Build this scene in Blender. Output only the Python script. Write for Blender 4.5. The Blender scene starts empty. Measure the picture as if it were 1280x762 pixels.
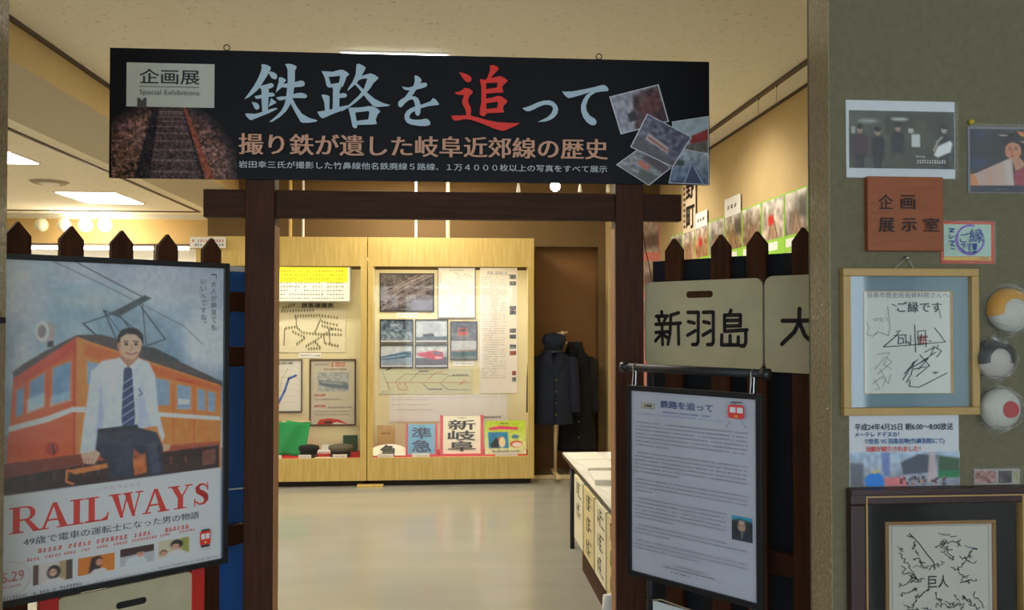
import bpy, bmesh, math, random
import numpy as np
from mathutils import Vector, Matrix
R = math.radians
S = bpy.context.scene
COL = S.collection
# ------------------------------------------------------------------ camera
F_PX, CX, CY = 1050.0, 640.0, 381.0
CAM = Vector((0, 0, 1.55)); YAW = math.atan(80 / F_PX); PITCH = math.atan(19 / F_PX)
cd = bpy.data.cameras.new('camera'); cam = bpy.data.objects.new('camera', cd); COL.objects.link(cam)
cam.location = CAM; cam.rotation_euler = (R(90) + PITCH, 0, -YAW)
cd.sensor_width = 36; cd.lens = F_PX / 1280 * 36; cd.clip_start = .05; cd.clip_end = 200
S.camera = cam
CM = cam.rotation_euler.to_matrix()
# ------------------------------------------------------------------ world, exposure
w = bpy.data.worlds.new('world'); S.world = w; w.use_nodes = True
bg = w.node_tree.nodes['Background']; bg.inputs[0].default_value = (.76, .88, 1.0, 1); bg.inputs[1].default_value = 4.3
S.view_settings.view_transform = 'Standard'; S.view_settings.look = 'None'
S.view_settings.gamma = 1; S.view_settings.exposure = 0; S.view_settings.use_curve_mapping = False
# ------------------------------------------------------------------ lights
def area(name, loc, sx, sy, power, col, rot=(0, 0, 0), portal=False):
    l = bpy.data.lights.new(name, 'AREA'); l.shape = 'RECTANGLE'; l.size = sx; l.size_y = sy
    l.energy = power; l.color = col
    if portal: l.cycles.is_portal = True
    o = bpy.data.objects.new(name, l); COL.objects.link(o); o.location = loc; o.rotation_euler = rot
    return o
WARM = (1.0, .90, .72)
area('daylight_portal', (.4, -5.95, 1.6), 10, 2.6, 1, (1, 1, 1), (R(90), 0, 0), True)
PANELS = [(-.29, 4.85), (-.29, 6.35), (-.29, 7.75)]
for i, (x, y) in enumerate(PANELS):
    area('panel_light', (x, y, 2.965), .55, .55, 27, WARM)
LEFT_PANELS = [(-3.67, 6.8), (-3.67, 9.2), (-5.9, 6.8), (-5.9, 9.2), (-3.67, 4.4)]
for i, (x, y) in enumerate(LEFT_PANELS):
    area('left_panel_light', (x, y, 2.82), .58, .8, 25, WARM)
area('case_tube_light', (-.07, 8.05, 2.13), 1.45, .1, 12.5, (1, .95, .82))
area('case_tube_light', (-1.62, 8.05, 2.13), 1.45, .1, 10, (1, .95, .82))
for (x, y) in ((1.35, 5.6), (1.35, 7.2)):
    l = bpy.data.lights.new('rail_spot_light', 'SPOT'); l.energy = 45; l.color = (1, .88, .76); l.spot_size = R(110); l.spot_blend = 1; l.shadow_soft_size = .05
    o = bpy.data.objects.new('rail_spot_light', l); COL.objects.link(o); o.location = (x, y, 2.86)
    o.rotation_euler = Vector((.85, .1, -.95)).to_track_quat('-Z', 'Y').to_euler()

# ------------------------------------------------------------------ colour + materials
def lin(v):
    v = v / 255.0
    return v / 12.92 if v <= .04045 else ((v + .055) / 1.055) ** 2.4
def c(rgb, g=1.0):
    return tuple(min(.9, lin(x) * g) for x in rgb) + (1,)
MATS = {}
def mat(name, rgb, rough=.6, g=1.0, metal=0, spec=.5, noise=0, nscale=20, bump=0, bscale=60, stretch=None, emit=None, es=0, rgb2=None):
    if name in MATS: return MATS[name]
    m = bpy.data.materials.new(name); m.use_nodes = True; nt = m.node_tree; b = nt.nodes['Principled BSDF']
    b.inputs['Base Color'].default_value = c(rgb, g); b.inputs['Roughness'].default_value = rough
    b.inputs['Metallic'].default_value = metal; b.inputs['Specular IOR Level'].default_value = spec
    tc = None
    def coords():
        nonlocal tc
        if tc is None:
            t = nt.nodes.new('ShaderNodeTexCoord'); mp = nt.nodes.new('ShaderNodeMapping')
            if stretch: mp.inputs['Scale'].default_value = stretch
            nt.links.new(t.outputs['Object'], mp.inputs[0]); tc = mp.outputs[0]
        return tc
    if noise:
        n = nt.nodes.new('ShaderNodeTexNoise'); n.inputs['Scale'].default_value = nscale; n.inputs['Detail'].default_value = 5
        nt.links.new(coords(), n.inputs['Vector'])
        r = nt.nodes.new('ShaderNodeMapRange'); r.inputs[1].default_value = .3; r.inputs[2].default_value = .7
        nt.links.new(n.outputs[0], r.inputs[0])
        mx = nt.nodes.new('ShaderNodeMix'); mx.data_type = 'RGBA'
        a = c(rgb, g); bcol = c(rgb2, g) if rgb2 else tuple(x * (1 - noise) for x in a[:3]) + (1,)
        mx.inputs[6].default_value = a; mx.inputs[7].default_value = bcol
        nt.links.new(r.outputs[0], mx.inputs[0]); nt.links.new(mx.outputs[2], b.inputs['Base Color'])
    if bump:
        n = nt.nodes.new('ShaderNodeTexNoise'); n.inputs['Scale'].default_value = bscale; n.inputs['Detail'].default_value = 4
        nt.links.new(coords(), n.inputs['Vector'])
        bp = nt.nodes.new('ShaderNodeBump'); bp.inputs['Strength'].default_value = bump; bp.inputs['Distance'].default_value = .01
        nt.links.new(n.outputs[0], bp.inputs['Height']); nt.links.new(bp.outputs[0], b.inputs['Normal'])
    if emit:
        b.inputs['Emission Color'].default_value = emit + (1,); b.inputs['Emission Strength'].default_value = es
    MATS[name] = m; return m
def print_mat(name, rough=.5, spec=.4, coat=0):
    m = bpy.data.materials.new(name); m.use_nodes = True; nt = m.node_tree; b = nt.nodes['Principled BSDF']
    a = nt.nodes.new('ShaderNodeAttribute'); a.attribute_name = 'Col'
    nt.links.new(a.outputs['Color'], b.inputs['Base Color']); b.inputs['Roughness'].default_value = rough
    b.inputs['Specular IOR Level'].default_value = spec; b.inputs['Coat Weight'].default_value = coat
    b.inputs['Coat Roughness'].default_value = .08
    MATS[name] = m; return m
PRINTB = print_mat('banner_ink', .5, .2); PRINT = print_mat('printed_ink'); PRINTG = print_mat('glossy_print', .35, .5, .3)
def glass(name, tint=(1, 1, 1), k=1.0):
    m = bpy.data.materials.new(name); m.use_nodes = True; nt = m.node_tree; nt.nodes.clear()
    o = nt.nodes.new('ShaderNodeOutputMaterial'); t = nt.nodes.new('ShaderNodeBsdfTransparent'); g = nt.nodes.new('ShaderNodeBsdfGlossy')
    lw = nt.nodes.new('ShaderNodeLayerWeight'); lw.inputs[0].default_value = .5; g.inputs['Roughness'].default_value = .03
    pw = nt.nodes.new('ShaderNodeMath'); pw.operation = 'POWER'; pw.inputs[1].default_value = 5; nt.links.new(lw.outputs['Facing'], pw.inputs[0])
    f = nt.nodes.new('ShaderNodeMath'); f.operation = 'MULTIPLY_ADD'; f.inputs[1].default_value = .9; f.inputs[2].default_value = .045; nt.links.new(pw.outputs[0], f.inputs[0])
    t.inputs[0].default_value = tint + (1,)
    mx = nt.nodes.new('ShaderNodeMixShader'); mu = nt.nodes.new('ShaderNodeMath'); mu.operation = 'MULTIPLY'; mu.inputs[1].default_value = k
    nt.links.new(f.outputs[0], mu.inputs[0]); nt.links.new(mu.outputs[0], mx.inputs[0])
    nt.links.new(t.outputs[0], mx.inputs[1]); nt.links.new(g.outputs[0], mx.inputs[2]); nt.links.new(mx.outputs[0], o.inputs[0])
    MATS[name] = m; return m
GLASS = glass('glass_pane')
FILM = glass('clear_film', k=.8); CELLO = glass('crinkled_cellophane', k=2.6); CASEGLASS = glass('case_glass', k=.45)
for m in (FILM, CELLO):
  bp = m.node_tree.nodes.new('ShaderNodeBump'); nz = m.node_tree.nodes.new('ShaderNodeTexNoise'); nz.inputs['Scale'].default_value = 55
  bp.inputs['Strength'].default_value = .8; bp.inputs['Distance'].default_value = .01
  m.node_tree.links.new(nz.outputs[0], bp.inputs['Height']); m.node_tree.links.new(bp.outputs[0], m.node_tree.nodes['Glossy BSDF'].inputs['Normal'])

# ceiling: cream fissured acoustic board
def ceiling_mat():
    m = bpy.data.materials.new('acoustic_board'); m.use_nodes = True; nt = m.node_tree; b = nt.nodes['Principled BSDF']
    t = nt.nodes.new('ShaderNodeTexCoord'); n = nt.nodes.new('ShaderNodeTexNoise'); n.inputs['Scale'].default_value = 26; n.inputs['Detail'].default_value = 3
    n.inputs['Roughness'].default_value = .7
    nt.links.new(t.outputs['Object'], n.inputs['Vector'])
    r = nt.nodes.new('ShaderNodeValToRGB'); r.color_ramp.elements[0].position = .30; r.color_ramp.elements[1].position = .40
    r.color_ramp.elements[0].color = c((205, 194, 168)); r.color_ramp.elements[1].color = c((242, 236, 218))
    nt.links.new(n.outputs[0], r.inputs[0]); nt.links.new(r.outputs[0], b.inputs['Base Color'])
    bp = nt.nodes.new('ShaderNodeBump'); bp.inputs['Strength'].default_value = .3; bp.inputs['Distance'].default_value = .01
    nt.links.new(n.outputs[0], bp.inputs['Height']); nt.links.new(bp.outputs[0], b.inputs['Normal']); b.inputs['Roughness'].default_value = .9
    return m
M_CEIL = ceiling_mat()
M_YWALL = mat('ochre_wallpaper', (200, 176, 126), .85, noise=.08, nscale=6, bump=.15, bscale=200)
M_BEAMUND = mat('grey_soffit', (200, 190, 168), .9, noise=.08, nscale=30)
M_GWALL = mat('olive_fabric_wall', (127, 121, 95), .9, noise=.16, nscale=45, bump=.6, bscale=160)
M_RETURN = mat('sand_textured_paper', (182, 166, 130), .3, noise=.35, nscale=90, bump=1.0, bscale=75)
M_FLOOR = mat('polished_floor_sheet', (158, 156, 146), .13, noise=.10, nscale=2.2, spec=.55, bump=.04, bscale=3, stretch=(.5, 2, 1))
M_LOBBY = mat('lobby_plaster', (226, 224, 216), .9)
M_DARKWOOD = mat('dark_stained_timber', (80, 45, 24), .6, spec=.2, noise=.45, nscale=9, stretch=(8, 8, .7), bump=.15, bscale=30)
M_DARKWOODH = mat('dark_stained_timber_beam', (72, 40, 22), .6, spec=.2, noise=.45, nscale=9, stretch=(.7, 8, 8), bump=.15, bscale=30)
M_CASE = mat('honey_ash_veneer', (214, 188, 118), .4, noise=.25, nscale=7, stretch=(6, 6, .5), rgb2=(196, 164, 86))
M_CASEIN = mat('cream_case_lining', (222, 212, 172), .8)
M_RAIL = mat('bronze_rail', (74, 58, 44), .5)
M_BLACK = mat('black_enamel', (22, 22, 25), .4)
M_NAVY = mat('navy_backing_board', (22, 24, 34), .8)
M_BLUE = mat('blue_board', (20, 92, 178), .7)
M_WHITE = mat('white_card', (232, 232, 226), .7)
M_RED = mat('red_felt', (190, 30, 36), .9, bump=.3, bscale=300)
M_CHROME = mat('chrome', (200, 200, 200), .2, metal=1)
M_BROWNWALL = mat('brown_wall_panel', (112, 88, 50), .7, noise=.1, nscale=4)
M_DOOR = mat('brown_door_panel', (136, 94, 48), .6, noise=.12, nscale=3)
M_CREAM = mat('cream_wood', (222, 200, 156), .5)
M_LAMP = mat('lit_diffuser', (255, 255, 255), .5, emit=(1, .97, .88), es=9)
M_BULB = mat('lit_bulb', (255, 255, 255), .5, emit=(1, .9, .72), es=30)
M_SIGN = mat('aged_cream_enamel', (206, 196, 160), .45, noise=.12, nscale=12)
M_GOLD = mat('pale_gold_frame', (196, 160, 96), .4, noise=.1, nscale=20)
M_NAVYCLOTH = mat('navy_serge', (24, 32, 50), .95, bump=.3, bscale=300)
M_BLACKCLOTH = mat('black_serge', (14, 15, 22), .95, bump=.3, bscale=300)

# ------------------------------------------------------------------ mesh builder
def new_mesh_obj(name, verts, faces, material, parent=None, smooth=False):
    me = bpy.data.meshes.new(name); me.from_pydata([tuple(v) for v in verts], [], faces); me.update()
    if material: me.materials.append(material)
    if smooth:
        me.polygons.foreach_set('use_smooth', [True] * len(me.polygons))
    o = bpy.data.objects.new(name, me); COL.objects.link(o)
    if parent: o.parent = parent
    return o
class MB:
    def __init__(s): s.v = []; s.f = []
    def add(s, vs, fs):
        n = len(s.v); s.v += [tuple(v) for v in vs]; s.f += [tuple(i + n for i in f) for f in fs]; return s
    def box(s, x0, x1, y0, y1, z0, z1):
        vs = [(x, y, z) for x in (x0, x1) for y in (y0, y1) for z in (z0, z1)]
        return s.add(vs, [(0, 1, 3, 2), (4, 6, 7, 5), (0, 4, 5, 1), (2, 3, 7, 6), (0, 2, 6, 4), (1, 5, 7, 3)])
    def prism(s, pts, y0, y1):                     # pts (x,z) outline, extruded along y
        n = len(pts); vs = [(x, y0, z) for x, z in pts] + [(x, y1, z) for x, z in pts]
        return s.add(vs, [tuple(range(n)), tuple(range(2 * n - 1, n - 1, -1))] + [(i, i + n, (i + 1) % n + n, (i + 1) % n) for i in range(n)])
    def cyl(s, p0, p1, r0, r1=None, n=16):
        r1 = r0 if r1 is None else r1; p0 = Vector(p0); p1 = Vector(p1); d = (p1 - p0).normalized()
        a = d.orthogonal().normalized(); b = d.cross(a)
        vs = []
        for p, r in ((p0, r0), (p1, r1)):
            vs += [p + (a * math.cos(t) + b * math.sin(t)) * r for t in (2 * math.pi * i / n for i in range(n))]
        return s.add(vs, [(i, (i + 1) % n, (i + 1) % n + n, i + n) for i in range(n)] + [tuple(range(n - 1, -1, -1)), tuple(range(n, 2 * n))])
    def tube(s, pts, r, n=8):
        for a, b in zip(pts[:-1], pts[1:]): s.cyl(a, b, r, r, n)
        return s
    def loft(s, rings, n=24, cap=True):            # rings: (z, cx, cy, rx, ry[, power])
        vs = []
        for rg in rings:
            z, cx, cy, rx, ry = rg[:5]; p = rg[5] if len(rg) > 5 else 2
            for i in range(n):
                t = 2 * math.pi * i / n; ct, st = math.cos(t), math.sin(t)
                vs.append((cx + rx * math.copysign(abs(ct) ** (2 / p), ct), cy + ry * math.copysign(abs(st) ** (2 / p), st), z))
        fs = []
        for k in range(len(rings) - 1):
            for i in range(n): fs.append((k * n + i, k * n + (i + 1) % n, (k + 1) * n + (i + 1) % n, (k + 1) * n + i))
        if cap: fs += [tuple(range(n - 1, -1, -1)), tuple(range((len(rings) - 1) * n, len(rings) * n))]
        return s.add(vs, fs)
    def ellipsoid(s, ctr, rx, ry, rz, n=16, m=10):
        cx, cy, cz = ctr
        return s.loft([(cz + rz * math.sin(a), cx, cy, max(1e-4, rx * math.cos(a)), max(1e-4, ry * math.cos(a))) for a in (R(-89 + 178 * k / m) for k in range(m + 1))], n)
    def frame(s, x0, x1, z0, z1, wd, y0, y1):
        s.box(x0, x1, y0, y1, z1 - wd, z1); s.box(x0, x1, y0, y1, z0, z0 + wd)
        s.box(x0, x0 + wd, y0, y1, z0 + wd, z1 - wd); return s.box(x1 - wd, x1, y0, y1, z0 + wd, z1 - wd)
    def build(s, name, material, parent=None, smooth=False, bevel=0):
        o = new_mesh_obj(name, s.v, s.f, material, parent, smooth)
        bm = bmesh.new(); bm.from_mesh(o.data); bmesh.ops.recalc_face_normals(bm, faces=bm.faces); bm.to_mesh(o.data); bm.free()
        if bevel:
            b = o.modifiers.new('bevel', 'BEVEL'); b.width = bevel; b.segments = 2; b.limit_method = 'ANGLE'
        return o
def box(name, material, x0, x1, y0, y1, z0, z1, parent=None, bevel=0):
    return MB().box(x0, x1, y0, y1, z0, z1).build(name, material, parent, bevel=bevel)
def tag(o, label, cat, group=None):
    o['label'] = label; o['category'] = cat
    if group: o['group'] = group
    return o
def struct(o): o['kind'] = 'structure'; return o
def empty(name, loc, rz=0, rx=0):
    o = bpy.data.objects.new(name, None); COL.objects.link(o); o.location = loc; o.rotation_euler = (rx, 0, rz); o.empty_display_size = .05
    return o
# ------------------------------------------------------------------ plane frames
class Fr:
    """vertical plane: origin O, local x runs along it, local y points away from the viewer, local z up"""
    def __init__(s, O, A):
        s.O = Vector(O); s.A = A; s.u = Vector((math.cos(A), math.sin(A), 0)); s.n = Vector((-math.sin(A), math.cos(A), 0))
    def hit(s, px, py, off=0):
        d = CM @ Vector(((px - CX) / F_PX, -(py - CY) / F_PX, -1))
        t = (s.O + s.n * off - CAM).dot(s.n) / d.dot(s.n); p = CAM + d * t - s.O
        return p.dot(s.u), p.z
    def sub(s, x, z, off=0): return Fr(s.O + s.u * x + s.n * off + Vector((0, 0, z)), s.A)
    def thing(s, name, label, cat, group=None):
        return tag(empty(name, s.O, s.A), label, cat, group)
    def rect(s, px0, py0, px1, py1, off=0):
        a = s.hit(px0, py0, off); b = s.hit(px1, py1, off); return a[0], b[1], b[0], a[1]      # x0,z0,x1,z1
def cam2w(px, d):
    xc = (px - CX) / F_PX * d
    return Vector((xc * math.cos(YAW) + d * math.sin(YAW), -xc * math.sin(YAW) + d * math.cos(YAW), 0))
def frame_from(pa, da, pb, db):
    a, b = cam2w(pa, da), cam2w(pb, db); return Fr(a, math.atan2(b.y - a.y, b.x - a.x))
def base_frame(fr, px0, py0, px1, py1, off=0):
    """frame with its origin at the bottom middle of the pixel rectangle; returns frame and (x0,z0,x1,z1)"""
    x0, z0, x1, z1 = fr.rect(px0, py0, px1, py1, off); f = fr.sub((x0 + x1) / 2, z0, off)
    h = (x1 - x0) / 2; return f, (-h, 0, h, z1 - z0)
# ------------------------------------------------------------------ flat prints
TXT = {}
def text_mesh(body, bold=0.0):
    k = (body, bold)
    if k in TXT: return TXT[k]
    cu = bpy.data.curves.new('t', 'FONT'); cu.body = body; cu.size = 1; cu.offset = bold; cu.resolution_u = 3; cu.fill_mode = 'FRONT'
    ob = bpy.data.objects.new('t', cu); me = ob.to_mesh()
    vs = [(v.co.x, v.co.y) for v in me.vertices]; fs = [tuple(p.vertices) for p in me.polygons]
    ob.to_mesh_clear(); bpy.data.objects.remove(ob); bpy.data.curves.remove(cu)
    a = np.array(vs) if vs else np.zeros((1, 2)); TXT[k] = (a, fs); return TXT[k]
class Flat:
    """layered flat shapes in a frame's local x,z; one mesh with a colour per face"""
    def __init__(s, fr, y=-.0006, g=1.0, step=.00025):
        s.fr = fr; s.y = y; s.g = g; s.step = step; s.v = []; s.f = []; s.c = []
    def up(s): s.y -= s.step
    def poly(s, pts, col, up=True):
        n = len(s.v); s.v += [(x, s.y, z) for x, z in pts]; s.f.append(tuple(range(n, n + len(pts)))); s.c.append(col)
        if up: s.up()
        return s
    def rect(s, x0, z0, x1, z1, col, up=True): return s.poly([(x0, z0), (x1, z0), (x1, z1), (x0, z1)], col, up)
    def rectpx(s, a, b, c_, d, col, up=True): return s.rect(*s.fr.rect(a, b, c_, d), col, up)
    def polypx(s, pts, col, up=True): return s.poly([s.fr.hit(*p) for p in pts], col, up)
    def ell(s, cx, cz, rx, rz, col, n=28): return s.poly([(cx + rx * math.cos(2 * math.pi * i / n), cz + rz * math.sin(2 * math.pi * i / n)) for i in range(n)], col)
    def stroke(s, pts, wd, col, cap=True, up=True):
        for (x0, z0), (x1, z1) in zip(pts[:-1], pts[1:]):
            dx, dz = x1 - x0, z1 - z0; L = math.hypot(dx, dz) or 1e-6; nx, nz = -dz / L * wd / 2, dx / L * wd / 2
            s.poly([(x0 + nx, z0 + nz), (x0 - nx, z0 - nz), (x1 - nx, z1 - nz), (x1 + nx, z1 + nz)], col, False)
        if cap:
            for (x, z) in pts:
                s.poly([(x + wd / 2 * math.cos(i * math.pi / 5), z + wd / 2 * math.sin(i * math.pi / 5)) for i in range(10)], col, False)
        if up: s.up()
        return s
    def strokepx(s, pts, wd, col, cap=True, up=True): return s.stroke([s.fr.hit(*p) for p in pts], wd, col, cap, up)
    def text(s, body, x0, z0, x1, z1, col, bold=0.0, dup=((0, 0),)):
        a, fs = text_mesh(body, 0.0)
        if bold: dup = [(bold * math.cos(R(k)) + d0, bold * math.sin(R(k)) + d1) for k in range(0, 360, 60) for d0, d1 in dup[::2]]
        lo = a.min(0); hi = a.max(0); sx = (x1 - x0) / max(1e-6, hi[0] - lo[0]); sz = (z1 - z0) / max(1e-6, hi[1] - lo[1])
        for dx, dz in dup:
            n = len(s.v)
            s.v += [(x0 + (p[0] - lo[0] + dx) * sx, s.y, z0 + (p[1] - lo[1] + dz) * sz) for p in a]
            s.f += [tuple(i + n for i in f) for f in fs]; s.c += [col] * len(fs); s.up()
        return s
    def textpx(s, body, a, b, c_, d, col, bold=0.0, dup=((0, 0),)): return s.text(body, *s.fr.rect(a, b, c_, d), col, bold, dup)
    def vtext(s, body, x0, z0, x1, z1, col, bold=0.0):
        n = len(body); h = (z1 - z0) / n
        for i, ch in enumerate(body):
            s.text(ch, x0, z1 - (i + .88) * h, x1, z1 - (i + .08) * h, col, bold); s.y += s.step
        s.up(); return s
    def marks(s, x0, z0, x1, z1, col, rnd, dens=.8, cell=None):
        """a line of print too small to read: short dark flecks"""
        h = z1 - z0; x = x0; cell = cell or h
        while x < x1 - cell * .5:
            if rnd.random() < dens:
                k = rnd.random()
                s.rect(x, z0 + h * .08 * rnd.random(), x + cell * (.45 + .35 * rnd.random()), z0 + h * (.28 + .2 * k), col, False)
                s.rect(x + cell * .1, z0 + h * .55, x + cell * (.5 + .3 * rnd.random()), z0 + h * (.75 + .25 * k), col, False)
                s.rect(x + cell * (.2 + .3 * k), z0, x + cell * (.35 + .3 * k), z1, col, False)
            x += cell
        s.up(); return s
    def build(s, name, parent, m=None):
        me = bpy.data.meshes.new(name); me.from_pydata(s.v, [], s.f)
        at = me.color_attributes.new('Col', 'FLOAT_COLOR', 'CORNER'); buf = []
        for f, col in zip(s.f, s.c): buf += list(c(col, s.g)) * len(f)
        at.data.foreach_set('color', buf); me.materials.append(m or PRINT); me.update()
        o = bpy.data.objects.new(name, me); COL.objects.link(o); o.parent = parent; return o
class Canvas:
    """a printed photograph: colour grid interpolated over a flat sheet. corners local (x,z) tl,tr,br,bl"""
    def __init__(s, fr, corners, nx, ny, bgc, g=1.0, seed=1):
        s.fr = fr; s.k = corners; s.nx = nx; s.ny = ny; s.g = g; s.a = np.zeros((ny, nx, 3)); s.a[:] = bgc
        s.X, s.Y = np.meshgrid(np.linspace(0, 100, nx), np.linspace(0, 100, ny)); s.rng = np.random.default_rng(seed)
        x0, x1 = corners[0][0], corners[1][0]; z0, z1 = corners[3][1], corners[0][1]; s.box = (x0, z0, x1, z1)
        s.asp = ny / nx
    @classmethod
    def rect(cls, fr, x0, z0, x1, z1, nx, ny, bgc, g=1.0, seed=1): return cls(fr, [(x0, z1), (x1, z1), (x1, z0), (x0, z0)], nx, ny, bgc, g, seed)
    def px(s, pts):
        x0, z0, x1, z1 = s.box; r = []
        for p in pts:
            a, b = s.fr.hit(*p); r.append(((a - x0) / (x1 - x0) * 100, (z1 - b) / (z1 - z0) * 100))
        return r
    def _mix(s, mask, col, alpha=1):
        mask = (mask * alpha)[..., None]; s.a = s.a * (1 - mask) + np.array(col, float) * mask
    def poly(s, pts, col, alpha=1, soft=1.0):
        kx, ky = s.nx / 100, s.ny / 100; px = s.X * kx; py = s.Y * ky; P = [(x * kx, y * ky) for x, y in pts]
        ins = np.zeros(px.shape, bool); dist = np.full(px.shape, 1e9)
        for i in range(len(P)):
            (x0, y0), (x1, y1) = P[i], P[(i + 1) % len(P)]
            cnd = ((y0 > py) != (y1 > py)); xi = (x1 - x0) * (py - y0) / ((y1 - y0) or 1e-9) + x0
            ins ^= (cnd & (px < xi))
            dx, dy = x1 - x0, y1 - y0; L = dx * dx + dy * dy or 1e-9; t = np.clip(((px - x0) * dx + (py - y0) * dy) / L, 0, 1)
            dist = np.minimum(dist, np.hypot(px - x0 - t * dx, py - y0 - t * dy))
        sd = np.where(ins, dist, -dist); s._mix(np.clip(.5 + sd / soft, 0, 1), col, alpha); return s
    def ell(s, cx, cy, rx, ry, col, alpha=1, soft=1.0, ang=0):
        ca, sa = math.cos(ang), math.sin(ang)
        return s.poly([(cx + rx * math.cos(t) * ca - ry * math.sin(t) * sa, cy + rx * math.cos(t) * sa + ry * math.sin(t) * ca) for t in np.linspace(0, 2 * math.pi, 25)[:-1]], col, alpha, soft)
    def line(s, pts, wd, col, alpha=1):
        kx, ky = s.nx / 100, s.ny / 100; px = s.X * kx; py = s.Y * ky; dist = np.full(px.shape, 1e9)
        for (x0, y0), (x1, y1) in zip(pts[:-1], pts[1:]):
            x0 *= kx; x1 *= kx; y0 *= ky; y1 *= ky
            dx, dy = x1 - x0, y1 - y0; L = dx * dx + dy * dy or 1e-9; t = np.clip(((px - x0) * dx + (py - y0) * dy) / L, 0, 1)
            dist = np.minimum(dist, np.hypot(px - x0 - t * dx, py - y0 - t * dy))
        s._mix(np.clip(wd / 2 - dist + .5, 0, 1), col, alpha); return s
    def grad(s, top, bot, y0=0, y1=100):
        t = np.clip((s.Y - y0) / (y1 - y0), 0, 1)[..., None]; m = ((s.Y >= y0) & (s.Y <= y1))[..., None]
        s.a = np.where(m, np.array(top, float) * (1 - t) + np.array(bot, float) * t, s.a); return s
    def field(s, fx, fy):
        g = s.rng.random((fy + 2, fx + 2)); xs = np.linspace(0, fx, s.nx); ys = np.linspace(0, fy, s.ny)
        xi = xs.astype(int); yi = ys.astype(int); tx = xs - xi; ty = ys - yi; tx = tx * tx * (3 - 2 * tx); ty = ty * ty * (3 - 2 * ty)
        A = g[np.ix_(yi, xi)]; B = g[np.ix_(yi, xi + 1)]; C_ = g[np.ix_(yi + 1, xi)]; D = g[np.ix_(yi + 1, xi + 1)]
        return (A * (1 - tx) + B * tx) * (1 - ty)[:, None] + (C_ * (1 - tx) + D * tx) * ty[:, None]
    def noise(s, amp, fx=20, fy=20, mask=None):
        n = (s.field(fx, fy) - .5) * 2 * amp
        if mask is not None: n = n * mask
        s.a = s.a + n[..., None]; return s
    def cloud(s, col, fx=5, fy=7, lo=.5, hi=.8, alpha=.7, y1=100):
        f = .6 * s.field(fx, fy) + .3 * s.field(fx * 2, fy * 2) + .1 * s.field(fx * 4, fy * 4)
        s._mix(np.clip((f - lo) / (hi - lo), 0, 1) * (s.Y < y1), col, alpha); return s
    def build(s, name, parent, y=-.0006, m=None):
        nx, ny = s.nx, s.ny; tl, tr, br, bl = [np.array(p, float) for p in s.k]
        U, V = np.meshgrid(np.linspace(0, 1, nx), np.linspace(0, 1, ny)); U = U[..., None]; V = V[..., None]
        P = (tl * (1 - U) + tr * U) * (1 - V) + (bl * (1 - U) + br * U) * V
        co = np.zeros((ny, nx, 3)); co[..., 0] = P[..., 0]; co[..., 1] = y; co[..., 2] = P[..., 1]
        i = np.arange(ny * nx).reshape(ny, nx)
        q = np.stack([i[:-1, :-1], i[1:, :-1], i[1:, 1:], i[:-1, 1:]], -1).reshape(-1, 4)
        me = bpy.data.meshes.new(name); me.vertices.add(nx * ny); me.vertices.foreach_set('co', co.ravel())
        me.loops.add(q.size); me.loops.foreach_set('vertex_index', q.ravel()); me.polygons.add(len(q))
        me.polygons.foreach_set('loop_start', np.arange(0, q.size, 4)); me.polygons.foreach_set('loop_total', np.full(len(q), 4)); me.update(calc_edges=True)
        a = np.clip(s.a, 0, 255) / 255; l = np.where(a <= .04045, a / 12.92, ((a + .055) / 1.055) ** 2.4) * s.g
        col = np.ones((ny, nx, 4)); col[..., :3] = np.clip(l, 0, .92)
        at = me.color_attributes.new('Col', 'FLOAT_COLOR', 'POINT'); at.data.foreach_set('color', col.ravel())
        me.materials.append(m or PRINTG); o = bpy.data.objects.new(name, me); COL.objects.link(o); o.parent = parent; return o

#==STRUCTURE==
# ------------------------------------------------------------------ structure
ZC, ZL, ZS = 3.0, 2.85, 2.80
XR, YB = 2.2, 8.6
struct(box('floor', M_FLOOR, -8, 6, -6, 11.2, -.1, 0))
struct(box('ceiling', M_CEIL, -2.1, XR, 2.0, YB, ZC, ZC + .1))
struct(box('ceiling', M_CEIL, -8, -2.1, 2.44, 11.2, ZL + .15, ZL + .25))
struct(box('ceiling', M_CEIL, -8, -2.86, 2.44, 11.1, ZL, ZL + .04))
struct(box('ceiling', M_CEIL, -5, 6, -6, 2.0, ZC, ZC + .1))
b = struct(MB().box(-2.72, -2.1, 2.44, 11.1, ZS, ZC).build('trim_1', M_BEAMUND))
b = struct(MB().box(-2.0999, -2.095, 2.44, 11.1, ZS, ZC - .001).build('trim_2', M_YWALL))
struct(box('trim_3', M_RAIL, -2.095, -2.075, 2.44, YB, ZC - .02, ZC))
struct(box('trim_4', M_CEIL, -2.86, -2.72, 2.44, 11.1, ZS + .03, ZS + .2))
struct(box('wall_right', M_YWALL, XR, XR + .1, 2.36, YB, 0, ZC))
struct(box('trim_5', M_RAIL, XR - .015, XR, 2.36, YB, ZC - .015, ZC))
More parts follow.
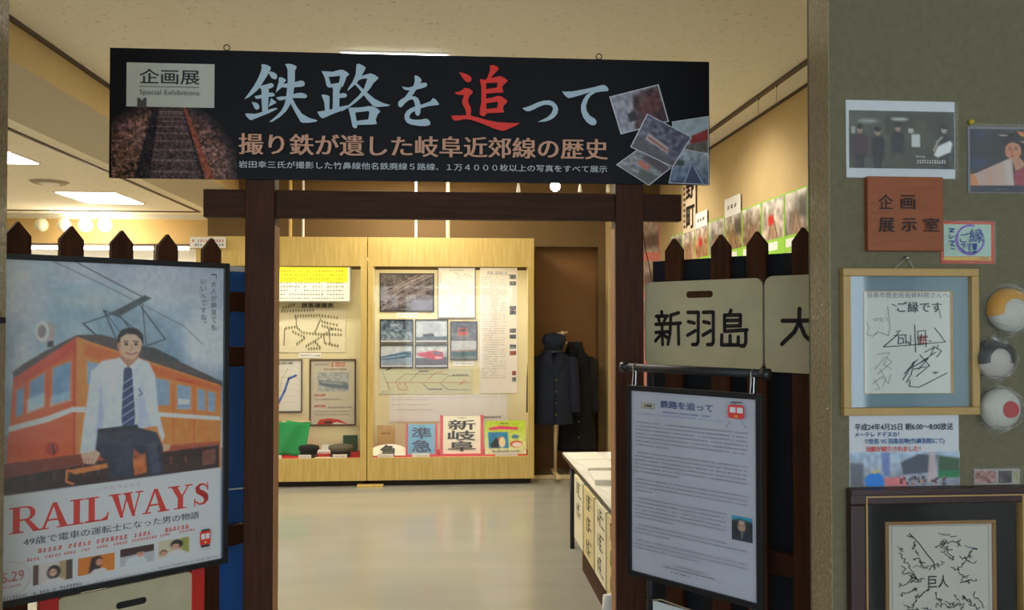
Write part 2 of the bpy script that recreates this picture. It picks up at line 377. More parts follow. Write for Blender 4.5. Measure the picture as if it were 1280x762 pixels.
# back wall with a door recess
WB = Fr((0, YB, 0), 0)
dx0, dz1 = WB.hit(669, 308)[0], WB.hit(669, 308)[1]; dx1 = WB.hit(748, 308)[0]
struct(MB().box(-2.4, dx0, YB, YB + .35, 0, ZC).box(dx1, XR + .1, YB, YB + .35, 0, ZC).box(dx0, dx1, YB, YB + .35, dz1, ZC).build('wall_back', M_BROWNWALL))
d = struct(box('door_1', M_DOOR, dx0, dx1, YB + .16, YB + .2, 0, dz1)); MB().cyl((dx0 + .08, YB + .10, 1.0), (dx0 + .08, YB + .16, 1.0), .02).cyl((dx0 + .08, YB + .10, 1.0), (dx0 + .19, YB + .10, 1.0), .011).build('door_handle', M_CHROME, d, True)
struct(box('trim_6', M_YWALL, WB.hit(757, 300)[0], WB.hit(768, 300)[0], YB - .12, YB, 0, ZC))
struct(box('baseboard_back', mat('dark_skirting', (60, 40, 26), .6), dx1, XR, YB - .012, YB, 0, .08))
struct(box('wall_far', M_YWALL, -8, -2.0, 11.1, 11.2, 0, ZC)); struct(box('wall_side', M_YWALL, -2.4, -2.3, YB + .35, 11.1, 0, ZC))
struct(box('wall_left', M_YWALL, -8.1, -8, 2.3, 11.2, 0, ZC))
# entrance walls either side of the opening
wl = -1.228
struct(MB().box(-8, wl, 2.30, 2.44, 0, ZC).build('wall_front_left', M_RETURN))
WF = Fr((0, 2.22, 0), 0); wx = WF.hit(1038, 300)[0]
struct(MB().box(wx, 6, 2.22, 2.36, 0, ZC).build('wall_front_right', M_GWALL))
struct(MB().box(wx - .002, wx, 2.2205, 2.345, 0, ZC).build('trim_7', M_RETURN))
# lobby behind the camera, glazed towards daylight
struct(box('wall_lobby_left', M_LOBBY, -5.1, -5, -6, 2.3, 0, ZC)); struct(box('wall_lobby_right', M_LOBBY, 6, 6.1, -6, 2.3, 0, ZC))
struct(MB().box(-5, -4.6, -6.1, -6, 0, ZC).box(5.4, 6, -6.1, -6, 0, ZC).box(-4.6, 5.4, -6.1, -6, 0, .3).box(-4.6, 5.4, -6.1, -6, 2.9, ZC).build('wall_lobby_back', M_GWALL))
wn = struct(MB().box(-4.6, 5.4, -6.06, -6.05, .3, 2.9).build('window_1', GLASS))
for i in range(7): x = -4.57 + i * 1.66; box('window_mullion', M_CHROME, x - .03, x + .03, -6.08, -6.02, .3, 2.9, wn)

# ceiling fittings
def zhit(px, py, z):
    d = CM @ Vector(((px - CX) / F_PX, -(py - CY) / F_PX, -1)); t = (z - CAM.z) / d.z; return CAM + d * t
for i, (x, y) in enumerate(PANELS):
    lb = ['square recessed ceiling light glowing just above the top edge of the black banner', 'middle square ceiling light of the row hidden behind the banner', 'rear square ceiling light of the row, nearest the display cases'][i]
    e = tag(empty('ceiling_light', (x, y, ZC)), lb, 'light', 'square ceiling lights in the main room')
    MB().frame(-.3, .3, -.3, .3, .02, -.006, 0).build('frame', M_WHITE, e).rotation_euler = (R(90), 0, 0)
    box('diffuser', M_LAMP, -.28, .28, -.28, .28, -.02, -.001, e)
LPL = ['white ceiling light panel above the middle pickets, near the far wall lamps', 'bright ceiling light panel cut by the left pillar edge']
for i, (x, y) in enumerate(LEFT_PANELS):
    lb2 = ['', '', 'side room ceiling light panel hidden behind the left pillar, nearer its gate', 'side room ceiling light panel hidden behind the left pillar, near its far wall', 'side room ceiling light panel above the film poster, out of frame']
    lb = {0: 'bright ceiling light panel cut off by the left pillar above the fence', 1: 'wide white ceiling light panel above the two glowing spotlights'}.get(i, lb2[i])
    e = tag(empty('ceiling_panel_light', (x, y, ZL)), lb, 'light', 'ceiling panels in the side room')
    box('frame', M_WHITE, -.31, .31, -.42, .42, -.006, 0, e); box('diffuser', M_LAMP, -.29, .29, -.4, .4, -.012, -.006, e)
e = tag(empty('ceiling_vent', zhit(62, 227, ZL)), 'round grey vent in the side room ceiling above the left pickets', 'vent')
MB().loft([(-.02, 0, 0, .14, .14), (-.002, 0, 0, .17, .17)], 28).build('grille', mat('vent_grey', (170, 160, 140), .7), e)
MB().loft([(-.03, 0, 0, .07, .07), (-.02, 0, 0, .09, .09)], 20).build('hub', M_WHITE, e)
# picture rails and rail lamps
tag(box('ceiling_rail', M_RAIL, XR - .22, XR - .19, 2.5, YB - .05, ZC - .018, ZC), 'thin brown picture rail on the ceiling along the right wall', 'rail')
for i, y in enumerate((4.95, 5.25)):
    tag(MB().box(XR - .213, XR - .197, y, y + .02, ZC - .03, ZC - .018).cyl((XR - .205, y + .01, ZC - .03), (XR - .205, y + .01, ZC - .12), .002, n=6).build('rail_hook', M_CHROME), ['chrome hook on the right ceiling rail, nearer the banner', 'chrome hook on the right ceiling rail, nearer the right wall'][1 - i], 'hook')
tag(MB().box(-2.98, -2.955, 2.5, 10.3, ZL - .012, ZL).build('ceiling_rail', M_RAIL), 'dark picture rail running back along the side room ceiling edge', 'rail')
tag(MB().box(-7.9, -2.98, 10.28, 10.3, ZL - .012, ZL).build('ceiling_rail', M_RAIL), 'dark picture rail crossing the side room ceiling near the far wall', 'rail')
tag(MB().box(-7.9, -3.0, 10.62, 10.72, ZL - .05, ZL).build('lamp_track', M_WHITE), 'white track carrying four spotlights on the side room ceiling', 'track')
WSPOT = Fr((0, 10.6, 0), 0)
for i, (px, lit) in enumerate(((52, 0), (80, 0), (107, 1), (131, 1))):
    x, z = WSPOT.hit(px, 281)
    lb = ['unlit white globe spotlight furthest left on the track', 'unlit white spotlight above the second picket tip', 'glowing spotlight, left of the lit pair', 'glowing spotlight, right of the lit pair'][i]
    e = tag(empty('spotlight', (x, 10.6, ZL - .05)), lb, 'spotlight', 'spotlights on the side room track')
    box('bracket', M_WHITE, -.02, .02, .02, .06, -.09, 0, e)
    MB().ellipsoid((0, 0, z - ZL + .05), .078, .078, .082).build('globe', M_BULB if lit else mat('opal_glass', (215, 215, 200), .3), e, True)
    if lit:
        l = bpy.data.lights.new('spot_glow', 'POINT'); l.energy = 10; l.color = (1, .85, .6); l.shadow_soft_size = .08
        o = bpy.data.objects.new('spot_glow', l); COL.objects.link(o); o.location = (x, 10.45, z - .12)
W75 = Fr((0, 7.5, 0), 0)
tag(box('lamp_track', M_WHITE, -1.4, 1.7, 7.48, 7.52, ZC - .03, ZC), 'white lamp track on the main ceiling in front of the cases', 'track')
for i, px in enumerate((648, 694, 725, 760)):
    x, z = W75.hit(px, 233)
    e = tag(empty('rail_spotlight', (x, 7.5, ZC - .03)), ['small unlit spot left of the glowing bulb under the banner', 'glowing bulb spotlight seen between banner and gate beam', 'small unlit spot just right of the glowing bulb', 'small unlit spot beside the right gate post'][i], 'spotlight', 'spotlights on the main ceiling track')
    MB().cyl((0, 0, 0), (0, 0, z + .03 - ZC), .008, n=8).build('stem', M_WHITE, e)
    if i == 1:
        MB().ellipsoid((0, 0, z + .03 - ZC), .045, .045, .045).build('bulb', M_BULB, e, True)
    else: MB().loft([(z - ZC - .02, 0, 0, .02, .02), (z - ZC + .04, 0, 0, .012, .012)], 12).build('lamp_head', M_WHITE, e)
#==CASES==
# ------------------------------------------------------------------ display cases
YC = 7.94
WC = Fr((0, YC, 0), 0); WI = Fr((0, 8.46, 0), 0)
xr = WC.hit(668, 450)[0]; xm = WC.hit(459, 450)[0]; xl = xm - (xr - xm)
ztop = WC.hit(560, 297)[1]; zh = WC.hit(560, 333)[1]; zs = WC.hit(560, 571)[1]; zb = WC.hit(560, 599)[1]
CG = .72
def display_case(x0, x1, label):
    e = tag(empty('display_case', ((x0 + x1) / 2, YC, 0)), label, 'display case', 'tall veneered display cases'); h = (x1 - x0) / 2 - .004; D = .58; p = .05
    box('header_panel', M_CASE, -h, h, 0, .03, zh, ztop, e); box('base_panel', M_CASE, -h, h, 0, .03, zb, zs, e)
    box('side_post', M_CASE, -h, -h + p, 0, .03, zs, zh, e); box('side_post', M_CASE, h - p, h, 0, .03, zs, zh, e)
    box('side_panel', M_CASE, -h, -h + .02, .03, D, zb, ztop, e); box('side_panel', M_CASE, h - .02, h, .03, D, zb, ztop, e)
    box('side_lining', M_CASEIN, -h + .02, -h + .024, .03, D - .02, zs, zh, e); box('side_lining', M_CASEIN, h - .024, h - .02, .03, D - .02, zs, zh, e)
    box('back_panel', M_CASEIN, -h + .024, h - .024, D - .04, D - .01, zb, zh, e)
    box('top_panel', M_CASE, -h + .02, h - .02, .03, D, ztop - .02, ztop, e)
    box('ceiling_lining', M_CASEIN, -h + .024, h - .024, .05, D - .04, 2.16, 2.17, e)
    box('display_floor', M_RED, -h + .024, h - .024, .03, D - .04, zs - .03, zs - .01, e)
    box('glass_pane', CASEGLASS, -h + p, h - p, .012, .016, zs, zh, e)
    box('plinth', mat('plinth_dark', (40, 30, 24), .7), -h + .03, h - .03, .05, D - .03, 0, zb, e)
    box('window_trim', mat('pale_trim', (206, 188, 120), .4), h - p - .008, h - p, -.004, .012, zs, zh, e)
    return e
display_case(xm, xr, 'right honey veneer display case with small trains photographs and station boards')
display_case(xl, xm, 'left honey veneer display case with yellow timetable, half hidden by gate post')
tag(MB().box(-.12, .12, 0, .1, 0, .02).build('floor_wedge', M_CASE), 'small pale wooden block on the floor under the joint of the cases', 'block').location = (WC.hit(463, 600)[0], YC - .06, 0)
for i, (px, wdt, mm) in enumerate(((363, .016, M_CASE), (379, .012, M_WHITE), (520, .012, M_WHITE), (560, .018, M_CREAM))):
    x = Fr((0, 8.2, 0), 0).hit(px, 285)[0]
    tag(MB().cyl((0, 0, 0), (0, 0, ZC - ztop), wdt).cyl((0, 0, 0), (0, 0, .02), wdt * 2).build('tension_pole', mm, None), ['yellow brace pole on the case nearest the left gate post', 'white brace pole just right of the yellow one on the left case', 'white brace pole on top of the right case, left one', 'thick cream brace pole on top of the right case'][i], 'pole', 'poles bracing the cases to the ceiling').location = (x, 8.2, ztop)

rnd = random.Random(4)
ILL = dict(k=0)
def wall_item(name, label, cat, fr, px0, py0, px1, py1, paper=(225, 222, 210), th=.004, group=None, frame=None, fw=.012, g=1.0, pm=None, off=0, glassed=False):
    f, (x0, z0, x1, z1) = base_frame(fr, px0, py0, px1, py1, off)
    e = f.thing(name, label, cat, group)
    box('sheet' if not frame else 'backing', pm or mat('paper_%d_%d_%d_%d' % (paper + (int(g * 100),)), paper, .7, g), x0, x1, -th, 0, z0, z1, e)
    if frame: MB().frame(x0 - fw / 2, x1 + fw / 2, z0 - fw / 2, z1 + fw / 2, fw, -th - .01, -.0005).build('frame', frame, e)
    if glassed: box('glass_pane', GLASS, x0, x1, -th - .006, -th - .005, z0, z1, e)
    f2 = f
    return e, f2, (x0, z0, x1, z1), -th - .0008
IB = Fr((0, YC + .538, 0), 0)
# aerial photograph
e, f, (x0, z0, x1, z1), y = wall_item('framed_photograph', 'large dark framed aerial photograph top left of the right case', 'photograph', IB, 475.5, 342, 542, 388.5, (90, 80, 80), frame=M_BLACK, g=CG)
cv = Canvas.rect(f, x0, z0, x1, z1, 110, 76, (92, 82, 82), CG, 5); cv.noise(30, 10, 10).noise(50, 60, 50)
for k in range(26): a = rnd.uniform(20, 80); cv.line([(0, a + 20 + k), (40, a), (100, a - 42)], rnd.choice((.6, 1.0)), rnd.choice([(190, 175, 170), (60, 50, 55), (205, 190, 190)]), .6)
cv.poly([(58, 72), (98, 70), (98, 100), (58, 100)], (150, 155, 185), .6, 3); cv.build('photograph_print', e, y)
CAP = 'caption cards in the display cases'
def card(label, px0, py0, px1, py1, fr=None, g=CG, rows=1):
    e, f, (x0, z0, x1, z1), y = wall_item('caption_card', label, 'card', fr or IB, px0, py0, px1, py1, (238, 238, 230), .003, CAP, g=1.0)
    a = Flat(f, y, 1); h = z1 - z0
    for r in range(rows): a.marks(x0 + .01, z0 + h * (.35 + .5 * r) / rows, x1 - .01, z0 + h * (.65 + .5 * r) / rows, (120, 120, 120), rnd, .9, .012)
    a.build('lettering', e)
card('white caption card under the large aerial photograph', 496, 390.5, 522, 396.5)
card('white caption card under the tall photograph pair', 566, 451.5, 592, 457)
card('white caption card just above the route diagram end', 560, 460, 588, 466)
card('white caption card under the fare map in the left case', 373, 441, 401, 447)
# framed line map
e, f, (x0, z0, x1, z1), y = wall_item('framed_map', 'tall white framed line map beside the aerial photograph', 'map', IB, 547.5, 334.5, 594, 397, (232, 230, 222), frame=mat('thin_grey_frame', (110, 108, 110), .5), fw=.008)
a = Flat(f, y, 1); W_ = x1 - x0; H_ = z1 - z0
a.marks(x0 + W_ * .3, z1 - .028, x1 - W_ * .3, z1 - .018, (130, 130, 130), rnd, .9, .012)
for k in range(14):
    p = (x0 + W_ * rnd.uniform(.15, .8), z0 + H_ * rnd.uniform(.1, .85)); pts = [p]
    for q in range(4): p = (min(x1 - .02, max(x0 + .02, p[0] + rnd.uniform(-.06, .06))), max(z0 + .02, min(z1 - .05, p[1] + rnd.uniform(-.1, .1)))); pts.append(p)
    a.stroke(pts, .0022, rnd.choice([(140, 135, 145), (170, 130, 130), (120, 135, 150)]), False)
a.build('line_drawing', e)
# long sheet
e, f, (x0, z0, x1, z1), y = wall_item('history_sheet', 'long white printed sheet with small photographs down its right edge', 'sheet', IB, 600, 334.5, 646.5, 491, (230, 224, 216))
a = Flat(f, y, 1); W_ = x1 - x0; H_ = z1 - z0
a.marks(x0 + W_ * .2, z1 - .06, x0 + W_ * .75, z1 - .035, (70, 95, 140), rnd, .95, .02)
a.rect(x0 + .06, z1 - .072, x1 - .02, z1 - .068, (120, 130, 150))
for k in range(44): a.marks(x0 + .02, z1 - .1 - k * .0235, x0 + W_ * (.7 if k % 5 else .5), z1 - .093 - k * .0235, (140, 134, 138), rnd, .8, .012)
a.build('lettering', e)
for k, py in enumerate((346, 354, 385, 390.5, 413, 420.5, 433, 441, 466, 474)):
    bb = f.rect(637 if k < 8 else 640, py - 2.6, 645, py + 2.6); cv = Canvas.rect(f, *bb, 14, 10, (120, 125, 135) if k not in (7, 8) else (165, 90, 85), CG, k + 3); cv.noise(60, 5, 4); cv.build('photograph_print', e, y)
# four train photographs
FP = 'small framed photographs in the right case'
def photo4(label, a, b_, c_, d_, kind, seed):
    e, f, (x0, z0, x1, z1), y = wall_item('framed_photograph', label, 'photograph', IB, a, b_, c_, d_, (225, 225, 225), frame=M_BLACK, fw=.01, g=CG, group=FP)
    cv = Canvas.rect(f, x0 + .004, z0 + (z1 - z0) * .1, x1 - .004, z1 - .004, 44, 30, (190, 196, 205), CG * 1.1, seed)
    if kind == 0:
        cv.a[:] = (95, 112, 130); cv.noise(60, 8, 8).noise(40, 16, 14); cv.poly([(0, 55), (60, 62), (100, 70), (100, 100), (0, 100)], (170, 188, 200), .6, 3)
        for k in range(5): cv.line([(12 + 18 * k, 72), (20 + 18 * k, 84), (12 + 18 * k, 90)], 1.5, (70, 80, 95), .8)
        cv.poly([(70, 0), (75, 40), (85, 40), (88, 0)], (40, 55, 70), .8, 2)
    if kind == 1:
        cv.a[:] = (205, 212, 220); cv.poly([(18, 15), (45, 5), (78, 12), (80, 70), (20, 74)], (150, 160, 172), .5, 6); cv.poly([(22, 70), (55, 66), (60, 82), (22, 84)], (30, 36, 48), .9, 2); cv.poly([(0, 84), (100, 80), (100, 100), (0, 100)], (84, 96, 110), 1, 2); cv.noise(16, 8, 8)
    if kind == 2:
        cv.grad((214, 222, 230), (196, 208, 220)); cv.poly([(0, 58), (80, 30), (96, 30), (98, 62), (0, 76)], (72, 110, 150), 1, 1.5)
        cv.poly([(0, 64), (78, 44), (78, 52), (0, 70)], (190, 210, 225), .8, 1.5); cv.poly([(80, 36), (94, 36), (94, 50), (80, 50)], (40, 60, 90), .9, 1); cv.poly([(0, 78), (100, 64), (100, 100), (0, 100)], (150, 168, 190), .9, 2); cv.noise(14, 10, 8)
    if kind == 3:
        cv.a[:] = (200, 205, 210); cv.noise(30, 10, 6); cv.poly([(0, 64), (100, 58), (100, 100), (0, 100)], (92, 84, 84), 1, 2); cv.noise(22, 30, 20)
        cv.poly([(2, 40), (60, 26), (86, 34), (88, 66), (66, 74), (8, 52)], (206, 38, 50), 1, 1.5); cv.poly([(52, 32), (80, 36), (82, 46), (58, 46)], (90, 110, 140), 1, 1.2); cv.poly([(60, 58), (84, 56), (84, 64), (64, 68)], (235, 225, 220), .8, 1)
        cv.line([(8, 78), (60, 98)], 1, (60, 55, 58)); cv.line([(25, 70), (90, 96)], 1, (60, 55, 58))
    cv.build('photograph_print', e, y); return e
photo4('small framed photograph of wheels and yard, upper left of the four', 475.5, 399.5, 516, 428, 0, 1)
photo4('small framed hazy photograph with dark vehicle, upper right of the four', 519.5, 399.5, 559.5, 428, 1, 2)
photo4('small framed photograph of a blue train, lower left of the four', 475.5, 431, 516, 459, 2, 3)
photo4('small framed photograph of a red train, lower right of the four', 519.5, 431, 559.5, 459, 3, 4)
e, f, (x0, z0, x1, z1), y = wall_item('framed_photograph', 'tall frame with orange railcar above and green bridge below', 'photograph', IB, 563.5, 402, 596, 449, (200, 200, 195), frame=M_BLACK, fw=.01, g=CG, group=FP)
hm = (z0 + z1) / 2
cv = Canvas.rect(f, x0 + .004, hm, x1 - .004, z1 - .004, 34, 24, (105, 105, 110), CG, 8); cv.noise(50, 8, 6); cv.poly([(28, 32), (62, 30), (66, 72), (26, 76)], (205, 92, 60), 1, 1.5); cv.poly([(32, 38), (58, 37), (58, 50), (32, 51)], (60, 60, 75), .9, 1); cv.poly([(66, 60), (90, 100), (40, 100), (30, 78)], (170, 165, 160), .5, 2); cv.build('photograph_print', e, y)
cv = Canvas.rect(f, x0 + .004, z0 + .004, x1 - .004, hm - .002, 34, 24, (206, 210, 210), CG, 9); cv.poly([(0, 54), (100, 48), (100, 60), (0, 62)], (150, 90, 70), 1, 1.5); cv.poly([(0, 62), (100, 58), (100, 84), (10, 92), (0, 80)], (40, 84, 70), 1, 2); cv.poly([(0, 88), (100, 84), (100, 100), (0, 100)], (110, 110, 80), 1, 2); cv.noise(10, 8, 8); cv.build('photograph_print', e, y)
# route diagram
e, f, (x0, z0, x1, z1), y = wall_item('route_diagram', 'pale green route diagram with branching coloured lines below the photographs', 'diagram', IB, 474, 460.5, 590.5, 491.5, (206, 208, 184))
a = Flat(f, y, 1); q = lambda *P: [f.hit(340 + p[0] / 3.765, 430 + p[1] / 3.765) for p in P]
for P, col in (([(535, 180), (935, 180)], (190, 110, 90)), ([(580, 178), (625, 140), (830, 140)], (120, 120, 115)), ([(650, 175), (690, 128), (740, 128)], (120, 120, 115)), ([(735, 165), (770, 132), (805, 130)], (205, 60, 60)),
               ([(800, 178), (830, 148), (930, 148)], (120, 120, 115)), ([(790, 182), (830, 214), (935, 214)], (90, 100, 130)), ([(710, 185), (740, 214), (800, 214)], (60, 80, 160)), ([(585, 182), (600, 214), (645, 214)], (205, 80, 50)), ([(625, 182), (640, 208)], (205, 80, 50)), ([(520, 130), (540, 178), (555, 214)], (140, 140, 130)), ([(600, 182), (605, 190)], (205, 80, 50)), ([(880, 190), (910, 170)], (205, 60, 60))):
    a.stroke(q(*P), .004, col, False)
for bx in ((690, 122, 735, 130), (520, 220, 545, 226), (735, 206, 800, 212), (850, 140, 930, 146)):
    p0 = q((bx[0], bx[3]))[0]; p1 = q((bx[2], bx[1]))[0]; a.marks(p0[0], p0[1], p1[0], p1[1], (90, 100, 140), rnd, .8, .012)
a.stroke(q((540, 122), (560, 112)), .008, (40, 40, 45)); a.build('line_drawing', e)
# wide sheet
e, f, (x0, z0, x1, z1), y = wall_item('ledger_sheet', 'wide pale sheet of faint ruled print low in the right case', 'sheet', IB, 486, 493.5, 634, 525.5, (222, 220, 216))
a = Flat(f, y, 1)
a.rect(x0 + .02, z1 - .028, x1 - .02, z1 - .026, (170, 165, 165))
for k in range(9): a.marks(x0 + .03 + .13 * (k % 3), z1 - .05 - .05 * (k // 3), x0 + .14 + .14 * (k % 3), z1 - .042 - .05 * (k // 3), rnd.choice([(160, 150, 155), (190, 110, 110)]), rnd, .8, .012)
a.marks(x1 - .3, z0 + .03, x1 - .06, z0 + .05, (60, 60, 60), rnd, .9, .02); a.build('lettering', e)

# things standing on the red felt: frame on a plane nearer the glass, tilted back
zf = zs - .01
def stand_item(name, label, cat, px0, py0, px1, yb, depth, tilt=14, th=.012, material=None, z=None):
    fr = Fr((0, depth, 0), 0); x0, _ = fr.hit(px0, yb); x1, _ = fr.hit(px1, yb); zt = fr.hit(px0, py0)[1]; zz = zf if z is None else z
    h = (zt - zz) / math.cos(R(tilt)); e = tag(empty(name, ((x0 + x1) / 2, depth, zz + .002), 0, -R(tilt)), label, cat); W_ = (x1 - x0) / 2
    return e, W_, h
YF = 8.12
e, W_, H_ = stand_item('booklet', 'plain tan booklet standing at the left of the right case', 'book', 471, 532, 494, 560, 8.36, 8)
box('cover', mat('tan_card', (188, 158, 106), .8), -W_, W_, 0, .012, 0, H_, e, .002); a = Flat(Fr((0, 0, 0), 0), -.0008); a.marks(-W_ * .5, H_ * .66, W_ * .5, H_ * .72, (110, 80, 50), rnd, 1, .012); a.build('lettering', e)
# white round headboard lying with one character
fr = Fr((0, 8.1, 0), 0); xa = fr.hit(460, 560)[0]; xb = fr.hit(510, 560)[0]
e = tag(empty('round_headboard', ((xa + xb) / 2, 8.16, zf + .02), 0, R(-52)), 'cream round train headboard lying flat with a black character', 'sign'); rr = (xb - xa) / 2
MB().loft([(-.01, 0, 0, rr, rr * .62), (.0, 0, 0, rr, rr * .62)], 32).build('disc', mat('cream_board', (232, 226, 204), .5), e).rotation_euler = (R(90), 0, 0)
a = Flat(Fr((0, 0, 0), 0), -.0125); a.text('急', -rr * .42, -rr * .48, rr * .42, rr * .5, (48, 50, 44), .02, ((0, 0), (.02, 0))); a.build('lettering', e)
def plate(label, px0, py0, px1, yb, bgc, chars, holder, group, ink=(62, 60, 58)):
    e, W_, H_ = stand_item('destination_plate', label, 'sign', px0, py0, px1, yb, YF, 12); e['group'] = group
    box('plate', mat('plate_%d' % bgc[0], bgc, .5), -W_ * .86, W_ * .86, 0, .008, .012, H_ * .99, e)
    MB().box(-W_, -W_ * .86, -.008, .02, 0, H_ * 1.02).box(W_ * .86, W_, -.008, .02, 0, H_ * 1.02).box(-W_, W_, -.008, .02, -.012, .012).build('holder', holder, e, bevel=.002)
    a = Flat(Fr((0, 0, 0), 0), -.001); n = len(chars); h0 = .03; hh = (H_ * .9 - h0) / n
    a.marks(-W_ * .2, H_ * .93, W_ * .2, H_ * .96, ink, rnd, 1, .012)
    for i, ch in enumerate(chars): a.text(ch, -W_ * .62, h0 + (n - 1 - i) * hh + .004, W_ * .62, h0 + (n - i) * hh - .004, ink, .016)
    a.build('lettering', e); return e
M_PINK = mat('pink_red_acrylic', (206, 84, 90), .35)
plate('blue train plate reading 準急 in a pink-red holder', 507, 531, 546.5, 569, (120, 178, 214), '準急', M_PINK, 'plates in pink-red holders', (70, 84, 110))
plate('tall cream train plate reading 新岐阜 in a pink-red holder', 550, 521, 604.5, 570.5, (238, 232, 206), '新岐阜', M_PINK, 'plates in pink-red holders')
e, W_, H_ = stand_item('picture_book', 'lime green picture book with pink title at the right end', 'book', 606, 527.5, 658, 571, YF, 16)
box('cover', mat('lime_card', (182, 202, 54), .5), -W_, W_, 0, .015, 0, H_, e, .002)
cv = Canvas.rect(Fr((0, 0, 0), 0), -W_, 0, W_, H_, 60, 52, (184, 206, 52), 1.0, 3); cv.grad((176, 204, 40), (226, 230, 190), 0, 100)
cv.poly([(10, 22), (35, 15), (80, 20), (82, 27), (35, 26), (12, 28)], (215, 60, 110), 1, 1.5); cv.poly([(8, 34), (56, 34), (58, 82), (10, 82)], (40, 130, 175), 1, 1); cv.noise(14, 20, 20)
cv.poly([(14, 70), (28, 50), (36, 56), (34, 80), (16, 80)], (45, 50, 60), 1, 1.5); cv.ell(42, 64, 8, 16, (235, 215, 170), 1, 1.5); cv.line([(32, 56), (40, 48)], 1.5, (215, 90, 60)); cv.ell(76, 70, 15, 10, (205, 90, 60), 1, 1.5); cv.ell(78, 72, 12, 7, (235, 225, 210), 1, 1.5); cv.ell(74, 48, 9, 6, (80, 130, 160), 1, 1.5)
cv.build('cover_print', e, -.0012)
a = Flat(Fr((0, 0, 0), 0), -.0022); a.marks(-W_ * .25, H_ * .9, W_ * .15, H_ * .94, (60, 70, 40), rnd, 1, .012); a.marks(-W_ * .7, H_ * .06, W_ * .7, H_ * .12, (70, 90, 130), rnd, .8, .014); a.build('lettering', e)
FR7 = Fr((0, 7.985, 0), 0)
def floor_card(label, px0, px1, fr=FR7, hgt=.04):
    x0 = fr.hit(px0, 570)[0]; x1 = fr.hit(px1, 570)[0]
    e = tag(empty('caption_card', ((x0 + x1) / 2, fr.O.y, zf)), label, 'card', CAP); h = (x1 - x0) / 2
    MB().prism([(-h, 0), (h, 0), (h, hgt), (-h, hgt)], 0, .003).build('card', M_WHITE, e)
    a = Flat(Fr((0, 0, 0), 0), -.001); a.marks(-h * .7, hgt * .45, h * .7, hgt * .6, (140, 140, 140), rnd, .8, .01); a.build('lettering', e)
floor_card('small white card before the round headboard', 472, 492); floor_card('small white card at the foot of the blue plate', 515, 537); floor_card('small white card at the foot of the green picture book', 619, 647)
floor_card('small white card before the black cap in the left case', 373, 389); floor_card('small white card before the grey cap in the left case', 416, 434); floor_card('small white card nearest the left gate post in the left case', 340, 352)
# left case
e, f, (x0, z0, x1, z1), y = wall_item('fare_board', 'thick timetable board, yellow top half and white lower half', 'board', IB.sub(0, 0, -.1), 300, 333.5, 437.5, 376, (226, 222, 208), .03)
a = Flat(f, y, 1); a.rect(x0, z0 + (z1 - z0) * .55, x1 - .02, z1, (236, 230, 24))
for k in range(8):
    zz = z1 - .045 - k * .038; a.marks(x0 + .03, zz, x1 - .05, zz + .014, (150, 140, 40) if k < 4 else (130, 130, 125), rnd, .85, .028)
a.build('table_print', e)
MB().box(x1, x1 + .012, -.034, 0, z0, z1).box(x0, x1 + .012, -.034, 0, z0 - .01, z0).build('edge_strip', mat('grey_alu', (140, 138, 130), .4), e)
e, f, (x0, z0, x1, z1), y = wall_item('fare_map', 'cream railway fare map with a web of station marks', 'map', IB, 318, 385, 432, 440, (224, 216, 184))
a = Flat(f, y, 1)
a.textpx('旅客運賃表', 377, 378.5, 417, 384.5, (50, 48, 42), .02)
q = lambda *P: [(340 + p[0] / 5.642, 325 + p[1] / 5.642) for p in P]
for P in ([(60, 360), (300, 352)], [(155, 395), (345, 388), (470, 408)], [(170, 400), (172, 470), (215, 510), (300, 520), (495, 525)], [(85, 600), (90, 480), (170, 470)], [(300, 515), (345, 410)], [(345, 430), (400, 445), (470, 460)], [(345, 460), (420, 480), (495, 495)],
          [(235, 610), (300, 570), (375, 520), (430, 480)], [(365, 520), (370, 585), (475, 605)], [(140, 500), (235, 545), (170, 595)], [(300, 570), (345, 620), (250, 625)], [(70, 340), (165, 312)], [(400, 480), (410, 590)]):
    pp = [f.hit(*t) for t in q(*P)]
    a.stroke(pp, .003, (150, 140, 80), False)
    for (ax, az), (bx, bz) in zip(pp[:-1], pp[1:]):
        n = max(1, int(math.hypot(bx - ax, bz - az) / .026))
        for i in range(n):
            t = (i + .5) / n; cx, cz = ax + (bx - ax) * t, az + (bz - az) * t
            a.rect(cx - .004, cz - .016, cx + .005, cz + .014, rnd.choice([(110, 106, 70), (130, 124, 60), (90, 92, 84)]), False)
a.build('line_drawing', e)
e, f, (x0, z0, x1, z1), y = wall_item('framed_map', 'framed white map with a thick blue river line, by the gate post', 'map', IB, 322, 449.5, 377, 514, (224, 224, 216), frame=mat('grey_frame', (96, 92, 88), .5), fw=.012)
a = Flat(f, y, 1); a.strokepx([(348, 504), (356, 488), (361, 473), (370, 469)], .022, (70, 110, 200)); a.strokepx([(360, 460), (352, 474), (350, 490)], .006, (200, 190, 120), False)
for k in range(7): a.strokepx([(348, 456 + k * 8), (360 + k % 3 * 4, 454 + k * 8), (374, 460 + k * 7)], .002, (170, 175, 165), False)
a.textpx('路線図', 350, 452, 364, 455, (90, 90, 90)) if False else a.marks(*f.rect(349, 452, 366, 455), (90, 90, 90), rnd, 1, .02)
a.build('line_drawing', e)
e, f, (x0, z0, x1, z1), y = wall_item('framed_poster', 'brown framed grey railway poster with red train along its foot', 'poster', IB, 388, 449.5, 444, 530.5, (196, 190, 172), frame=mat('brown_frame', (84, 62, 50), .5), fw=.014)
cv = Canvas.rect(f, *f.rect(397, 465, 436, 489), 40, 26, (176, 182, 184), CG * 1.2, 6); cv.noise(22, 12, 8); cv.poly([(5, 40), (80, 52), (98, 56), (98, 88), (60, 84), (5, 66)], (104, 122, 138), .9, 2); cv.poly([(12, 46), (80, 58), (80, 66), (12, 54)], (190, 196, 200), .7, 1); cv.build('photograph_print', e, y)
